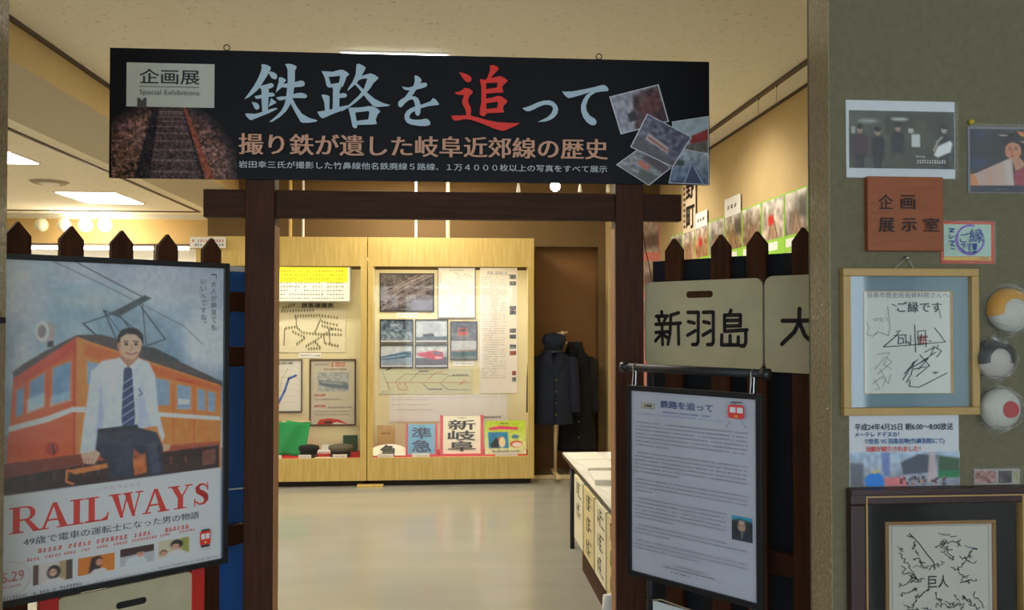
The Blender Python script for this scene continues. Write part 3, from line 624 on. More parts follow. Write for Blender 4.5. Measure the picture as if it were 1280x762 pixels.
a = Flat(f, y, 1)
for bx, col in (((393, 454, 412, 456.5), (120, 115, 105)), ((414, 452.5, 432, 458), (205, 80, 66)), ((405, 460, 434, 462.5), (120, 110, 105)), ((393, 492, 408, 495), (205, 72, 60)), ((394, 498, 428, 499.5), (150, 145, 135)), ((393, 505.5, 408, 508.5), (205, 72, 60)), ((410, 508, 440, 509.5), (130, 125, 115)), ((394, 513, 436, 514.2), (160, 155, 145)), ((394, 517, 436, 518.2), (160, 155, 145))):
    a.marks(*f.rect(*bx), col, rnd, .95, .014)
a.polypx([(396, 530), (400, 524), (412, 522.5), (424, 524), (436, 530)], (186, 66, 54)); a.polypx([(404, 529), (407, 526), (414, 526), (416, 529)], (70, 50, 50)); a.polypx([(414, 530), (420, 527), (436, 530)], (225, 215, 200)); a.build('poster_print', e)
# signal flags, caps and papers
fl = tag(empty('signal_flag', (Fr((0, 8.3, 0), 0).hit(365, 560)[0], 8.3, zf)), 'green signal flag hung over a stand beside the gate post', 'flag')
fr = Fr((0, 8.3, 0), 0); fx0 = fr.hit(349, 540)[0] - fl.location.x; fx1 = fr.hit(388, 540)[0] - fl.location.x; fzt = fr.hit(360, 527)[1] - zf
vs = []; fs = []
for i in range(17):
    for j in range(11):
        u, v = i / 16, j / 10; vs.append((fx0 + (fx1 - fx0) * u - .03 * v * u, -.12 * v + .012 * math.sin(u * 9 + v * 4), fzt * (1 - v) + .003 + .01 * math.sin(u * 6)))
for i in range(16):
    for j in range(10): fs.append((i * 11 + j, i * 11 + j + 1, (i + 1) * 11 + j + 1, (i + 1) * 11 + j))
o = new_mesh_obj('cloth', vs, fs, mat('green_flag_cloth', (20, 140, 74), .8), fl, True); o.modifiers.new('s', 'SOLIDIFY').thickness = .004
MB().cyl((fx0 - .01, .01, 0), (fx0 - .01, .01, fzt + .02), .008).cyl((fx0 - .01, .01, fzt), (fx1, .01, fzt), .006).build('flagstaff', M_CREAM, fl)
rf = tag(empty('signal_flag', (fr.hit(343, 545)[0], 8.34, zf)), 'red signal flag partly hidden behind the left gate post', 'flag')
o = MB().box(-.1, .06, 0, .006, 0, fzt + .01).build('cloth', mat('red_flag_cloth', (214, 44, 44), .8), rf); MB().cyl((-.1, .0, 0), (-.1, 0, fzt + .05), .007).build('flagstaff', M_CREAM, rf)
def cap(label, px, w, mm, y=8.16, band=None):
    e = tag(empty('peaked_hat', (Fr((0, y, 0), 0).hit(px, 560)[0], y, zf)), label, 'cap', 'uniform caps')
    MB().loft([(0, 0, 0, w * .8, w * .75), (.05, 0, 0, w * .82, w * .78), (.075, 0, .01, w * 1.05, w * .95), (.1, 0, .01, w * .98, w * .9), (.112, 0, .01, w * .4, w * .4)], 24).build('crown', mm, e, True)
    vs = [(math.cos(t) * w * .85, -math.sin(t) * w * .78, .03) for t in np.linspace(.35, math.pi - .35, 9)] + [(math.cos(t) * w * .95, -math.sin(t) * w * 1.25, .008) for t in np.linspace(.45, math.pi - .45, 9)]
    o = new_mesh_obj('peak', vs, [(i, i + 1, i + 10, i + 9) for i in range(8)], M_BLACK, e, True); o.modifiers.new('s', 'SOLIDIFY').thickness = .004
    MB().loft([(.035, 0, 0, w * .835, w * .79), (.055, 0, 0, w * .84, w * .8)], 24, False).build('cap_band', band or mm, e)
cap('black uniform cap lying before the green flag', 386, .095, M_BLACKCLOTH, 8.12)
cap('grey-olive uniform cap at the right of the left case', 426, .115, mat('olive_serge', (92, 88, 74), .9), 8.14, M_BLACK)
o = tag(MB().box(-.17, .17, -.06, .06, 0, .02).build('paper_stack', M_WHITE), 'white papers lying behind the grey-olive cap', 'papers'); o.location = (fr.hit(413, 545)[0], 8.36, zf)
o = tag(MB().prism([(-.07, 0), (.07, 0), (.07, .16), (-.07, .16)], 0, .02).build('small_book', mat('dark_green_cloth', (38, 74, 54), .8)), 'dark green book standing behind the grey-olive cap', 'book'); o.location = (fr.hit(437, 545)[0] - .005, 8.4, zf)
o = tag(MB().loft([(0, 0, 0, .09, .03), (.008, 0, 0, .085, .028)], 20).build('folded_leaflet', mat('cream_leaf', (226, 214, 180), .7)), 'cream leaflet on red felt between the two caps', 'leaflet'); o.location = (Fr((0, 8.03, 0), 0).hit(405, 568)[0], 8.03, zf)
o = tag(MB().prism([(-.13, 0), (.13, 0), (.12, .07), (-.12, .07)], 0, .004).build('caption_card', M_WHITE), 'wide white card behind the caps, in front of the brown framed poster', 'card', CAP); o.location = (Fr((0, 8.42, 0), 0).hit(418, 540)[0], 8.42, zf + .03 - .03)
#==GATE==
# ------------------------------------------------------------------ wooden gate
YG = 3.15
G = Fr((0, YG, 0), 0)
gt = tag(empty('timber_gate', (G.hit(556, 500)[0], YG, 0)), 'dark brown timber gateway of two posts and a through beam', 'gate'); gx = gt.location.x
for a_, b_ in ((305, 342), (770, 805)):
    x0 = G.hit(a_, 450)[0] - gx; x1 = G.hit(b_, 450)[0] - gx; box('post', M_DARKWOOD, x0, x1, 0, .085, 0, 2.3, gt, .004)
    xi = x1 if a_ < 500 else x0; box('lit_face_strip', mat('lit_face_tan', (176, 122, 78), .6, noise=.2, nscale=12, stretch=(4, 4, .6)), xi - (.0 if a_ < 500 else .004), xi + (.004 if a_ < 500 else 0), .004, .081, 0, 1.9, gt)  # added strip: room light on the post's inner face, put into a paler colour
Gb = Fr((0, YG + .02, 0), 0); x0, zt = Gb.hit(254, 236); x1 = Gb.hit(852, 236)[0]; zb_ = Gb.hit(500, 273)[1]
box('cross_beam', M_DARKWOODH, x0 - gx, x1 - gx, .02, .065, zb_, zt, gt, .003)
box('top_beam', M_DARKWOODH, G.hit(200, 150)[0] - gx, G.hit(860, 150)[0] - gx, .012, .073, 2.24, 2.34, gt, .003)
# ------------------------------------------------------------------ banner
YBN = 3.137
Bn = Fr((0, YBN, 0), 0); bf, (x0, z0, x1, z1) = base_frame(Bn, 137.5, 59.5, 887, 231)
GB = 1.6
e = bf.thing('exhibition_banner', 'long black hanging exhibition banner with silver and red Japanese title', 'banner')
box('board', mat('black_banner_board', (12, 13, 20), .5, spec=.2), x0, x1, 0, .012, z0, z1, e)
P = lambda X, Y, o=(500, 50), k=3.282: (o[0] + X / k, o[1] + Y / k)
cv = Canvas.rect(bf, *bf.rect(140, 122, 296, 224.6), 130, 90, (8, 9, 14), GB, 11)
xs, ys = cv.X, cv.Y
mound = np.clip(1 - np.hypot((xs - 42) / 62, (ys - 95) / 95), 0, 1) ** .7
tex = .5 * cv.field(48, 30) + .5 * cv.field(90, 60)
base = np.array([118, 84, 74.]) * (tex[..., None] * 1.5) + np.array([40, 30, 40.]) * (cv.field(9, 6)[..., None] - .5)
cv.a = cv.a * (1 - np.clip(mound * 2.6, 0, 1)[..., None]) + base * np.clip(mound * 2.6, 0, 1)[..., None]
cv.poly([(35, 12), (56, 12), (78, 100), (26, 100)], (52, 42, 46), .75, 3)
for k in range(11): yy = 16 + k * k * .75; cv.line([(33 - k * .5, yy), (57 + k * 1.6, yy)], 1 + k * .12, (128, 104, 96), .55)
cv.poly([(33, 8), (38, 8), (30, 100), (18, 100)], (30, 24, 30), 1, 1.5); cv.poly([(55, 8), (58, 8), (82, 100), (73, 100)], (120, 62, 44), 1, 1.5); cv.poly([(55, 8), (56, 8), (75, 100), (72, 100)], (36, 26, 30), 1, 1)
cv.noise(26, 90, 60, np.clip(mound * 2, 0, 1)); cv.build('track_photograph', e, -.0008, PRINTB)
a = Flat(bf, -.0016, GB)
a.rectpx(158.5, 78, 268, 135, (158, 160, 150))
INK = (32, 32, 36)
a.textpx('企画展', 175, 86, 249.5, 106, INK, .012); a.rectpx(174, 108.4, 249.5, 109.2, (60, 60, 62)); a.textpx('Special Exhibitions', 175, 112, 249.5, 121.5, (60, 60, 64))
a.polypx([P(138, 238, (130, 50)), P(148, 238, (130, 50)), P(157, 250, (130, 50)), P(166, 238, (130, 50)), P(176, 238, (130, 50)), P(176, 278, (130, 50)), P(138, 278, (130, 50))], (62, 56, 56))
a.build('label_patch', e)
a = Flat(bf, -.0016, GB)
SIL = (150, 170, 182); BR = ((0, 0), (.018, .006), (.036, .012))
def br(fn, polys, col):
    for P_ in polys: a.polypx([fn(*p) for p in P_], col)
t1 = lambda x, y: (300 + x / 7.62, 70 + y / 7.62)
br(t1, [[(205, 82), (222, 78), (262, 88), (292, 104), (294, 122), (272, 170), (230, 235), (190, 300), (170, 322), (125, 362), (80, 396), (42, 412), (80, 360), (130, 290), (170, 220), (200, 150), (208, 110)],
  [(272, 160), (296, 148), (330, 160), (352, 178), (354, 204), (346, 222), (322, 222), (298, 206)], [(186, 300), (205, 284), (268, 266), (300, 258), (322, 270), (322, 292), (296, 308), (276, 312), (208, 326)],
  [(206, 300), (272, 300), (276, 330), (268, 520), (214, 534), (206, 420)], [(140, 384), (160, 380), (290, 350), (318, 352), (334, 370), (326, 384), (268, 392), (166, 410), (150, 404)],
  [(112, 440), (150, 444), (176, 458), (188, 484), (180, 508), (158, 512), (140, 500), (128, 470)], [(298, 402), (326, 424), (350, 440), (342, 450), (274, 486), (284, 450)],
  [(50, 552), (70, 548), (150, 552), (230, 530), (300, 504), (348, 494), (358, 506), (280, 544), (180, 584), (112, 612), (92, 606), (66, 580)],
  [(372, 206), (400, 204), (432, 222), (440, 236), (420, 258), (400, 300), (342, 352), (356, 300), (370, 250)], [(396, 300), (412, 268), (500, 256), (580, 236), (606, 242), (620, 262), (612, 288), (580, 296), (500, 302), (440, 304)],
  [(344, 398), (390, 388), (460, 384), (540, 356), (590, 352), (630, 366), (642, 388), (628, 404), (540, 402), (470, 404), (400, 424), (372, 424)],
  [(432, 82), (460, 76), (500, 82), (540, 100), (540, 116), (526, 140), (524, 260), (512, 350), (500, 410), (478, 470), (440, 530), (380, 584), (310, 628), (280, 630), (340, 580), (390, 530), (420, 480), (440, 410), (456, 260), (456, 140), (448, 110)],
  [(480, 420), (502, 408), (540, 480), (590, 550), (660, 592), (740, 614), (728, 628), (660, 638), (600, 638), (580, 630), (540, 560), (488, 462)]], SIL)
t2 = lambda x, y: (395 + x / 7.62, 70 + y / 7.62)
br(t2, [[(54, 146), (120, 156), (122, 200), (140, 262), (150, 300), (118, 304), (100, 280), (86, 210)], [(80, 148), (160, 154), (230, 134), (262, 136), (300, 158), (318, 180), (290, 204), (280, 240), (256, 296), (214, 300), (232, 192), (138, 202), (116, 196)], [(120, 276), (240, 254), (254, 292), (130, 304)],
  [(158, 290), (234, 292), (240, 306), (226, 340), (224, 500), (160, 514), (164, 330)], [(222, 364), (262, 356), (288, 362), (298, 380), (284, 398), (222, 404)], [(54, 374), (80, 370), (118, 380), (132, 392), (130, 520), (90, 530), (80, 440)],
  [(14, 534), (60, 528), (150, 510), (240, 486), (300, 472), (330, 476), (260, 520), (180, 548), (80, 592), (60, 596), (40, 580)],
  [(388, 84), (408, 78), (444, 92), (476, 114), (456, 160), (430, 200), (390, 262), (300, 340), (310, 310), (350, 250), (380, 180), (384, 120)], [(398, 216), (420, 200), (480, 180), (520, 170), (560, 184), (598, 212), (570, 244), (550, 260), (520, 310), (470, 366), (400, 430), (330, 484), (250, 530), (246, 524), (330, 456), (410, 380), (460, 310), (492, 218), (440, 222), (400, 240)],
  [(364, 264), (390, 262), (440, 310), (500, 362), (560, 412), (640, 452), (708, 470), (690, 482), (580, 490), (550, 484), (490, 420), (430, 340)],
  [(310, 500), (346, 494), (372, 520), (384, 600), (398, 660), (388, 690), (368, 692), (350, 676), (330, 580)], [(330, 496), (420, 494), (500, 482), (540, 482), (590, 508), (616, 532), (590, 560), (570, 610), (582, 650), (540, 656), (392, 660), (386, 622), (500, 608), (510, 540), (500, 528), (378, 542), (346, 530)]], SIL)
t3 = lambda x, y: (480 + x / 9.525, 80 + y / 9.525)
br(t3, [[(216, 272), (250, 282), (300, 286), (350, 270), (368, 210), (364, 150), (380, 142), (410, 154), (444, 186), (448, 206), (430, 234), (480, 228), (506, 232), (516, 250), (504, 276), (470, 290), (384, 312), (346, 372), (330, 390), (372, 392), (408, 414), (424, 450), (436, 492), (500, 470), (550, 450), (570, 430), (584, 410), (620, 432), (656, 480), (650, 494), (600, 498), (520, 510), (436, 534), (432, 590), (416, 620), (392, 620), (374, 598), (370, 564), (330, 586), (304, 620), (306, 652), (350, 668), (430, 668), (500, 656), (530, 668), (554, 700), (548, 730), (500, 744), (420, 742), (320, 726), (270, 700), (248, 660), (246, 610), (270, 566), (320, 530), (372, 510), (360, 450), (344, 426), (300, 434), (250, 474), (210, 520), (186, 518), (170, 496), (170, 460), (200, 430), (250, 400), (280, 360), (306, 322), (260, 316), (232, 300)]], SIL)
t4 = lambda x, y: (560 + x / 7.62, 70 + y / 7.62); RD = (205, 44, 34)
br(t4, [[(104, 158), (150, 170), (200, 188), (224, 214), (222, 240), (196, 258), (170, 250), (140, 216)], [(62, 352), (110, 344), (160, 308), (200, 314), (234, 340), (234, 358), (208, 380), (194, 410), (190, 440), (214, 490), (220, 530), (216, 572), (174, 572), (168, 520), (136, 460), (134, 430), (154, 376), (110, 376), (80, 370)],
  [(30, 572), (110, 570), (200, 568), (280, 588), (360, 612), (470, 634), (580, 640), (684, 644), (640, 670), (540, 714), (510, 716), (440, 696), (330, 650), (220, 612), (160, 606), (100, 618), (64, 622), (44, 606)],
  [(398, 96), (430, 92), (470, 108), (484, 130), (450, 166), (396, 222), (370, 222), (390, 170), (400, 130)], [(300, 226), (362, 232), (366, 560), (340, 580), (314, 574), (300, 550), (316, 440), (316, 300)],
  [(362, 224), (430, 210), (490, 196), (530, 210), (570, 242), (530, 280), (514, 300), (528, 354), (480, 356), (364, 364), (362, 322), (466, 306), (470, 260), (362, 264), (340, 250)], [(362, 412), (420, 402), (470, 386), (510, 392), (564, 430), (562, 444), (528, 480), (522, 510), (536, 542), (480, 546), (364, 550), (362, 510), (466, 500), (474, 450), (470, 442), (362, 456), (340, 430)]], RD)
t5 = lambda x, y: (640 + x / 9.523, 90 + y / 9.523)
br(t5, [[(120, 436), (160, 428), (220, 406), (300, 370), (370, 348), (440, 344), (490, 362), (530, 402), (546, 450), (536, 502), (500, 546), (450, 578), (390, 596), (300, 602), (360, 574), (430, 536), (470, 490), (486, 440), (466, 410), (430, 398), (380, 398), (320, 420), (250, 456), (204, 474), (170, 472), (140, 456)],
  [(590, 236), (620, 242), (720, 238), (850, 214), (980, 186), (1060, 164), (1090, 162), (1124, 182), (1144, 214), (1136, 236), (1060, 240), (990, 252), (930, 290), (896, 344), (876, 410), (884, 470), (920, 526), (980, 562), (1000, 592), (996, 624), (970, 642), (930, 636), (880, 600), (840, 540), (816, 470), (818, 400), (840, 340), (880, 280), (926, 246), (820, 280), (720, 310), (670, 318), (634, 298), (606, 262)]], SIL)
a.textpx('撮り鉄が遺した岐阜近郊線の歴史', 299.5, 167, 758, 200, (176, 132, 108), .004, ((0, 0), (.02, 0), (.04, 0)))
a.textpx('岩田幸三氏が撮影した竹鼻線他名鉄廃線５路線、１万４０００枚以上の写真をすべて展示', 299.5, 201.5, 758, 216.5, (170, 176, 182), .004)
a.build('lettering', e)
def bphoto(quad, paint, seed, yy):
    pts = [bf.hit(*P(*q_)) for q_ in quad]; a = Flat(bf, yy, GB); a.poly(pts, (176, 180, 188)); pb_ = a.build('photo_border', e)
    c0 = np.mean(pts, 0); ins = [tuple(c0 + (np.array(p) - c0) * .955) for p in pts]
    cv = Canvas(bf, ins, 44, 34, (120, 124, 140), GB, seed); paint(cv); cv.build('collage_photograph', pb_, yy - .0006)
def p1(v): v.a[:] = (128, 130, 142); v.poly([(45, 8), (100, 0), (100, 100), (30, 100)], (62, 40, 46), 1, 3); v.noise(34, 14, 10); v.poly([(22, 55), (38, 50), (42, 74), (24, 78)], (34, 34, 44), 1, 1.5); v.poly([(50, 40), (95, 18), (98, 60), (52, 70)], (110, 50, 52), .5, 3)
def p2(v): v.a[:] = (80, 82, 100); v.noise(38, 12, 10); v.poly([(20, 44), (72, 56), (76, 74), (18, 64)], (176, 160, 160), .9, 2); v.poly([(22, 52), (72, 64), (72, 68), (22, 58)], (130, 60, 50), .9, 1); v.poly([(0, 66), (100, 84), (100, 100), (0, 100)], (84, 78, 86), .8, 3)
def p3(v): v.grad((140, 156, 168), (150, 160, 166)); v.poly([(40, 50), (100, 34), (100, 66), (48, 72)], (130, 44, 44), 1, 1.5); v.poly([(0, 74), (100, 64), (100, 100), (0, 100)], (92, 88, 84), 1, 2); v.noise(14, 10, 8)
def p4(v): v.a[:] = (108, 112, 116); v.noise(36, 12, 10); v.poly([(45, 30), (64, 28), (60, 62), (40, 66)], (168, 96, 78), 1, 2); v.poly([(0, 60), (30, 52), (50, 100), (0, 100)], (60, 66, 58), .8, 3); v.poly([(70, 30), (100, 20), (100, 100), (66, 100)], (58, 42, 48), .7, 3)
def p5(v): v.grad((150, 160, 168), (70, 88, 116)); v.noise(28, 10, 8); v.poly([(48, 40), (58, 40), (88, 100), (36, 100)], (60, 66, 92), .9, 2); v.line([(50, 42), (38, 98)], 1, (170, 190, 215)); v.line([(56, 42), (86, 98)], 1, (170, 190, 215)); v.poly([(0, 30), (30, 34), (30, 48), (0, 50)], (50, 60, 60), .9, 2)
bphoto([(1115, 335), (1266, 312), (1266, 465), (1130, 480)], p3, 2, -.002)
bphoto([(858, 233), (1060, 182), (1103, 335), (905, 388)], p1, 1, -.003)
bphoto([(885, 512), (985, 440), (1112, 525), (1020, 598)], p4, 4, -.004)
bphoto([(1133, 440), (1266, 468), (1266, 595), (1100, 588)], p5, 5, -.005)
bphoto([(1012, 303), (1196, 400), (1118, 523), (943, 440)], p2, 3, -.006)
for px in (283, 749):
    x, z = bf.hit(px, 64)
    m_ = MB(); pts = [(x + .011 * math.cos(t), .006, z1 + .012 + .011 * math.sin(t)) for t in np.linspace(0, 2 * math.pi, 13)]; m_.tube(pts, .0022, 6); m_.cyl((x, .006, z1 - .01), (x, .006, z1 + .003), .002, n=6)
    m_.build('hanging_eye', M_RAIL, e)
#==FENCES==
# ------------------------------------------------------------------ fences
ZT = 1.856
def fence(fr, name, label, tips, s0, s1, rails, extra=()):
    f = fr; e = f.thing(name, label, 'fence'); W2 = .0375
    for px in list(tips):
        s = f.hit(px, 300)[0] if not isinstance(px, tuple) else px[0]
        MB().prism([(s - W2, .02), (s + W2, .02), (s + W2, ZT - .045), (s, ZT), (s - W2, ZT - .045)], -.02, 0).build('picket', M_DARKWOOD, e, bevel=.0015)
    for zc in rails: box('rail', M_DARKWOODH, s0, s1, 0, .03, zc - .038, zc + .038, e, .002)
    return e
FL = frame_from(262, 3.13, 20, 2.6); FL = Fr(FL.O, FL.A + math.pi)
sl = FL.hit(20, 300)[0]; s262 = FL.hit(262, 300)[0]
fence(FL, 'picket_fence', 'dark brown picket fence wing left of the gate behind the film poster', [20, 87, 150, 207, 262, (sl - .166,)], sl - .25, FL.hit(309, 300)[0], (1.62, 1.41, .73))
o = FL.thing('blue_board', 'bright blue board behind the left picket fence', 'board')
za = FL.hit(290, 338)[1]; sA = FL.hit(175, 300)[0]; sB = FL.hit(322, 300)[0]
box('panel', M_BLUE, sA, sB - .02, .04, .05, .05, za, o); box('top_strip', M_WHITE, sA, sB - .02, .038, .052, za, za + .02, o)
tag(MB().cyl(Vector((0, 0, 0)), Vector((.14, 0, .01)), .003, n=6).build('cord', M_WHITE), 'thin white cord across the blue board beside the left gate post', 'cord').location = (FL.O + FL.u * (FL.hit(287, 613)[0]) + FL.n * .03 + Vector((0, 0, FL.hit(287, 613)[1])))
FRt = frame_from(845, 3.15, 1006, 2.77)
srt = FRt.hit(1006, 300)[0]
fence(FRt, 'picket_fence', 'dark brown picket fence wing right of the gate behind station name boards', [845, 903.5, 948.5, 1006, (srt + .166,)], FRt.hit(812, 400)[0], srt + .25, (1.62, 1.41, .73))
o = FRt.thing('backing_board', 'navy-black board filling the gaps behind the right pickets', 'board')
zbk = FRt.hit(1005, 315, .04)[1]; box('panel', M_NAVY, FRt.hit(810, 400)[0], srt + .25, .031, .042, .05, zbk, o)
tag(MB().tube([FRt.O + FRt.u * a_[0] - FRt.n * .02 + Vector((0, 0, a_[1])) for a_ in [FRt.hit(*p) for p in ((807, 285), (811, 312), (815, 330), (819, 352))]], .0018, 6).build('cable', M_BLACK), 'thin black cable dangling beside the right gate post', 'cable')
# ------------------------------------------------------------------ station name boards on the right fence
def rrect(x0, z0, x1, z1, r, n=5):
    P_ = []
    for cx, cz, a0 in ((x1 - r, z1 - r, 0), (x0 + r, z1 - r, 90), (x0 + r, z0 + r, 180), (x1 - r, z0 + r, 270)):
        P_ += [(cx + r * math.cos(R(a0 + 90 * i / n)), cz + r * math.sin(R(a0 + 90 * i / n))) for i in range(n + 1)]
    return P_
SF = FRt.sub(0, 0, -.022)
KX = lambda P_: [(770 + x / 4.482, 330 + y / 4.482) for x, y in P_]
def name_board(label, corners, slot, strokes, blackw, mm=M_SIGN):
    x0, z0, x1, z1 = corners; f = SF.sub((x0 + x1) / 2, z0, -.012); dx = (x0 + x1) / 2
    e = f.thing('station_name_board', label, 'sign', 'enamel station name boards'); h = (x1 - x0) / 2
    pl = MB().prism(rrect(-h, 0, h, z1 - z0, .03), 0, .012).build('plate', mm, e, bevel=.0015)
    if slot:
        a_, b_ = f.hit(slot[0], slot[1]), f.hit(slot[2], slot[3]); MB().prism(rrect(a_[0], b_[1], b_[0], a_[1], (a_[1] - b_[1]) * .48), -.0008, .0002).build('handle_slot', M_DARKWOOD, pl)
    a = Flat(f, -.0012, 1)
    for st in strokes: a.strokepx(KX(st), blackw, (30, 28, 32), True, False)
    a.build('lettering', e); return e
x0, zt = SF.hit(808, 352); x1, zb2 = SF.hit(955.5, 462); zt = (zt + SF.hit(955, 348)[1]) / 2; zb2 = (zb2 + SF.hit(808, 457)[1]) / 2
STK = [[(257, 266), (257, 290)], [(226, 292), (290, 290)], [(238, 300), (244, 322)], [(280, 300), (270, 322)], [(224, 337), (296, 333)], [(224, 382), (296, 378)], [(259, 340), (262, 450)], [(252, 395), (222, 430)], [(268, 395), (288, 412)],
       [(352, 272), (308, 286), (304, 385), (292, 448)], [(310, 334), (362, 330)], [(350, 335), (352, 448)],
       [(404, 270), (462, 270), (461, 436), (452, 450), (430, 450)], [(406, 322), (440, 330)], [(402, 398), (446, 372)], [(490, 270), (546, 268), (546, 436), (538, 450), (514, 450)], [(492, 322), (524, 330)], [(488, 398), (532, 372)],
       [(645, 258), (638, 278)], [(609, 286), (698, 284), (697, 345), (612, 347)], [(609, 286), (609, 376), (735, 368)], [(612, 316), (695, 314)], [(728, 372), (728, 440), (718, 458), (700, 458)], [(594, 396), (592, 452), (686, 452), (686, 408)], [(640, 400), (640, 450)]]
name_board('cream enamel station name board reading 新羽島 on the fence', (x0, zb2, x1, zt), (858, 364, 891, 371.5), STK, .0138)
x2 = SF.hit(957.5, 350)[0]
name_board('cream enamel board starting with 大, cut off by the right wall', (x2, zb2 - .002, x2 + .49, zt + .004), None, [[(934, 317), (1130, 316)], [(1029, 250), (1027, 325), (1000, 380), (930, 448)], [(1030, 330), (1060, 400), (1120, 455)]], .0145)
#==NOTICE==
# ------------------------------------------------------------------ notice on its stand
NF = frame_from(788, 2.69, 947, 2.37)
x0, zt = NF.hit(786.5, 486); x1 = NF.hit(948, 486)[0]; zb3 = (NF.hit(947, 755)[1] + NF.hit(788, 718)[1]) / 2; zt = (zt + NF.hit(946, 492)[1]) / 2
f = NF.sub((x0 + x1) / 2, zb3); h = (x1 - x0) / 2; H_ = zt - zb3; GN = 1.25
e = f.thing('framed_notice', 'black framed white notice headed 鉄路を追って hanging on a stand', 'notice')
box('paper', mat('cool_white_paper', (206, 209, 224), .6), -h + .01, h - .01, 0, .004, .01, H_ - .01, e)
MB().frame(-h - .006, h + .012, -.006, H_ + .006, .016, -.008, .012).build('frame', M_BLACK, e, bevel=.001)
a = Flat(f, -.0006, 1.5); N = lambda X, Y: (770 + X / 5.079, 470 + Y / 5.079)
def tx(body, X0, Y0, X1, Y1, col, b=0, d=((0, 0),)): p, q_ = N(X0, Y0), N(X1, Y1); a.textpx(body, *p, *q_, col, b, d)
a.rectpx(*N(160, 165), *N(245, 210), (120, 118, 110)); a.rectpx(*N(163, 168), *N(242, 206), (176, 170, 152)); tx('企画展', 178, 175, 230, 198, (60, 60, 66), .01)
tx('鉄路を追って', 285, 152, 618, 228, (44, 70, 122), .008, ((0, 0), (.03, 0)))
rn = random.Random(9)
def line(X0, Y0, X1, Y1, col=(112, 114, 132), dens=.9, hh=9):
    p, q_ = f.hit(*N(X0, Y0)), f.hit(*N(X1, Y1)); zz = (p[1] + q_[1]) / 2; t = hh / 5.079 * .0025
    a.marks(p[0], zz - t / 2, q_[0], zz + t / 2, col, rn, dens, .0052)
line(300, 232, 610, 250, (70, 80, 150)); line(150, 240, 700, 282, (120, 125, 180), .9, 6)
y_ = 0; xL, xR_ = -h + .028, h - .03
ztext = f.hit(*N(110, 285))[1]; k = 0; zz = ztext
for para in (7, 6, 4, 6, 3, 3):
    for i in range(para):
        xe = xR_ if i < para - 1 else xL + (xR_ - xL) * rn.uniform(.15, .6)
        if -0.0 <= zz - f.hit(900, 640)[1] and False: pass
        zph = f.hit(915, 642)[1]
        if zz < zph + .01 and zz > zph - .09: xe = min(xe, f.hit(910, 660)[0])
        a.marks(xL + (.008 if i == 0 else 0), zz - .0021, xe, zz + .0021, (118, 118, 136), rn, .92, .0052); zz -= .0118
    zz -= .0125
a.marks(-.05, zz - .008, .06, zz - .004, (118, 118, 136), rn, 1, .0052); a.marks(-.09, zz - .017, .09, zz - .013, (80, 80, 96), rn, 1, .0055); a.marks(-.06, zz - .028, .04, zz - .024, (80, 80, 96), rn, .6, .006)
# railcar badge
def icon(fl, b, col=(196, 62, 62)):
    X0, Z0, X1, Z1 = b; W_ = X1 - X0; H2 = Z1 - Z0; fl.poly(rrect(X0, Z0, X1, Z1, W_ * .15), col); fl.rect(X0 + W_ * .1, Z0 + H2 * .42, X1 - W_ * .1, Z0 + H2 * .82, (196, 200, 212)); fl.rect(X0 + W_ * .46, Z0 + H2 * .42, X0 + W_ * .54, Z0 + H2 * .82, col)
    fl.rect(X0 + W_ * .4, Z0 + H2 * .1, X0 + W_ * .6, Z0 + H2 * .26, (226, 150, 60))
icon(a, f.rect(*N(727, 176), *N(830, 272))); a.strokepx([N(745, 162), N(812, 166)], .003, (50, 50, 60)); a.strokepx([N(770, 164), N(770, 174)], .002, (50, 50, 60)); a.strokepx([N(738, 286), N(714, 322)], .0018, (120, 120, 130)); a.strokepx([N(816, 286), N(842, 328)], .0018, (120, 120, 130))
a.build('lettering', e)
O3 = lambda X, Y: (770 + X / 5.016, 610 + Y / 5.016)
cv = Canvas.rect(f, *f.rect(*O3(727, 166), *O3(858, 345)), 26, 34, (30, 40, 48), 1.4, 3); cv.grad((40, 150, 190), (60, 150, 180), 0, 22); cv.poly([(0, 20), (40, 10), (100, 18), (100, 30), (0, 34)], (30, 40, 40), .9, 4); cv.ell(48, 42, 19, 22, (178, 142, 122), 1, 2); cv.ell(48, 22, 16, 7, (190, 170, 160), .8, 3); cv.poly([(5, 70), (30, 60), (70, 60), (98, 72), (98, 100), (5, 100)], (34, 44, 62), 1, 2); cv.poly([(42, 62), (56, 62), (52, 90), (46, 90)], (110, 110, 100), 1, 1)
cv.ell(40, 38, 3, 2, (70, 50, 45)); cv.ell(56, 38, 3, 2, (70, 50, 45)); cv.ell(48, 53, 4, 1.2, (140, 90, 80), .7); cv.build('portrait_photograph', e, -.0012)
box('acrylic_cover', GLASS, -h, h, -.0045, -.0035, 0, H_, e)
# stand
bx0, bz = NF.hit(781, 461, .012); bx1, bz2 = NF.hit(957, 470, .012); bz = (NF.hit(790, 459, .012)[1] + NF.hit(950, 467, .012)[1]) / 2
sf = NF.sub((bx0 + bx1) / 2, 0, .012); st = sf.thing('notice_stand', 'black pipe stand with a crossbar holding the framed notice', 'stand'); hb = (bx1 - bx0) / 2
MB().cyl((-hb, 0, bz), (hb, 0, bz), .013).build('crossbar', mat('gunmetal', (34, 34, 38), .55), st, True)
for s_ in (-1, 1): MB().cyl((s_ * hb - .012, 0, bz), (s_ * hb + .012, 0, bz), .016).build('end_cap', M_BLACK, st, True)
for px in (805, 935):
    x = sf.hit(px, 470)[0]; MB().cyl((x, .03, .03), (x, .03, bz), .011).build('upright', mat('gunmetal', (60, 58, 62)), st, True)
    MB().box(x - .012, x + .012, -.2, .2, 0, .03).build('foot', M_BLACK, st)
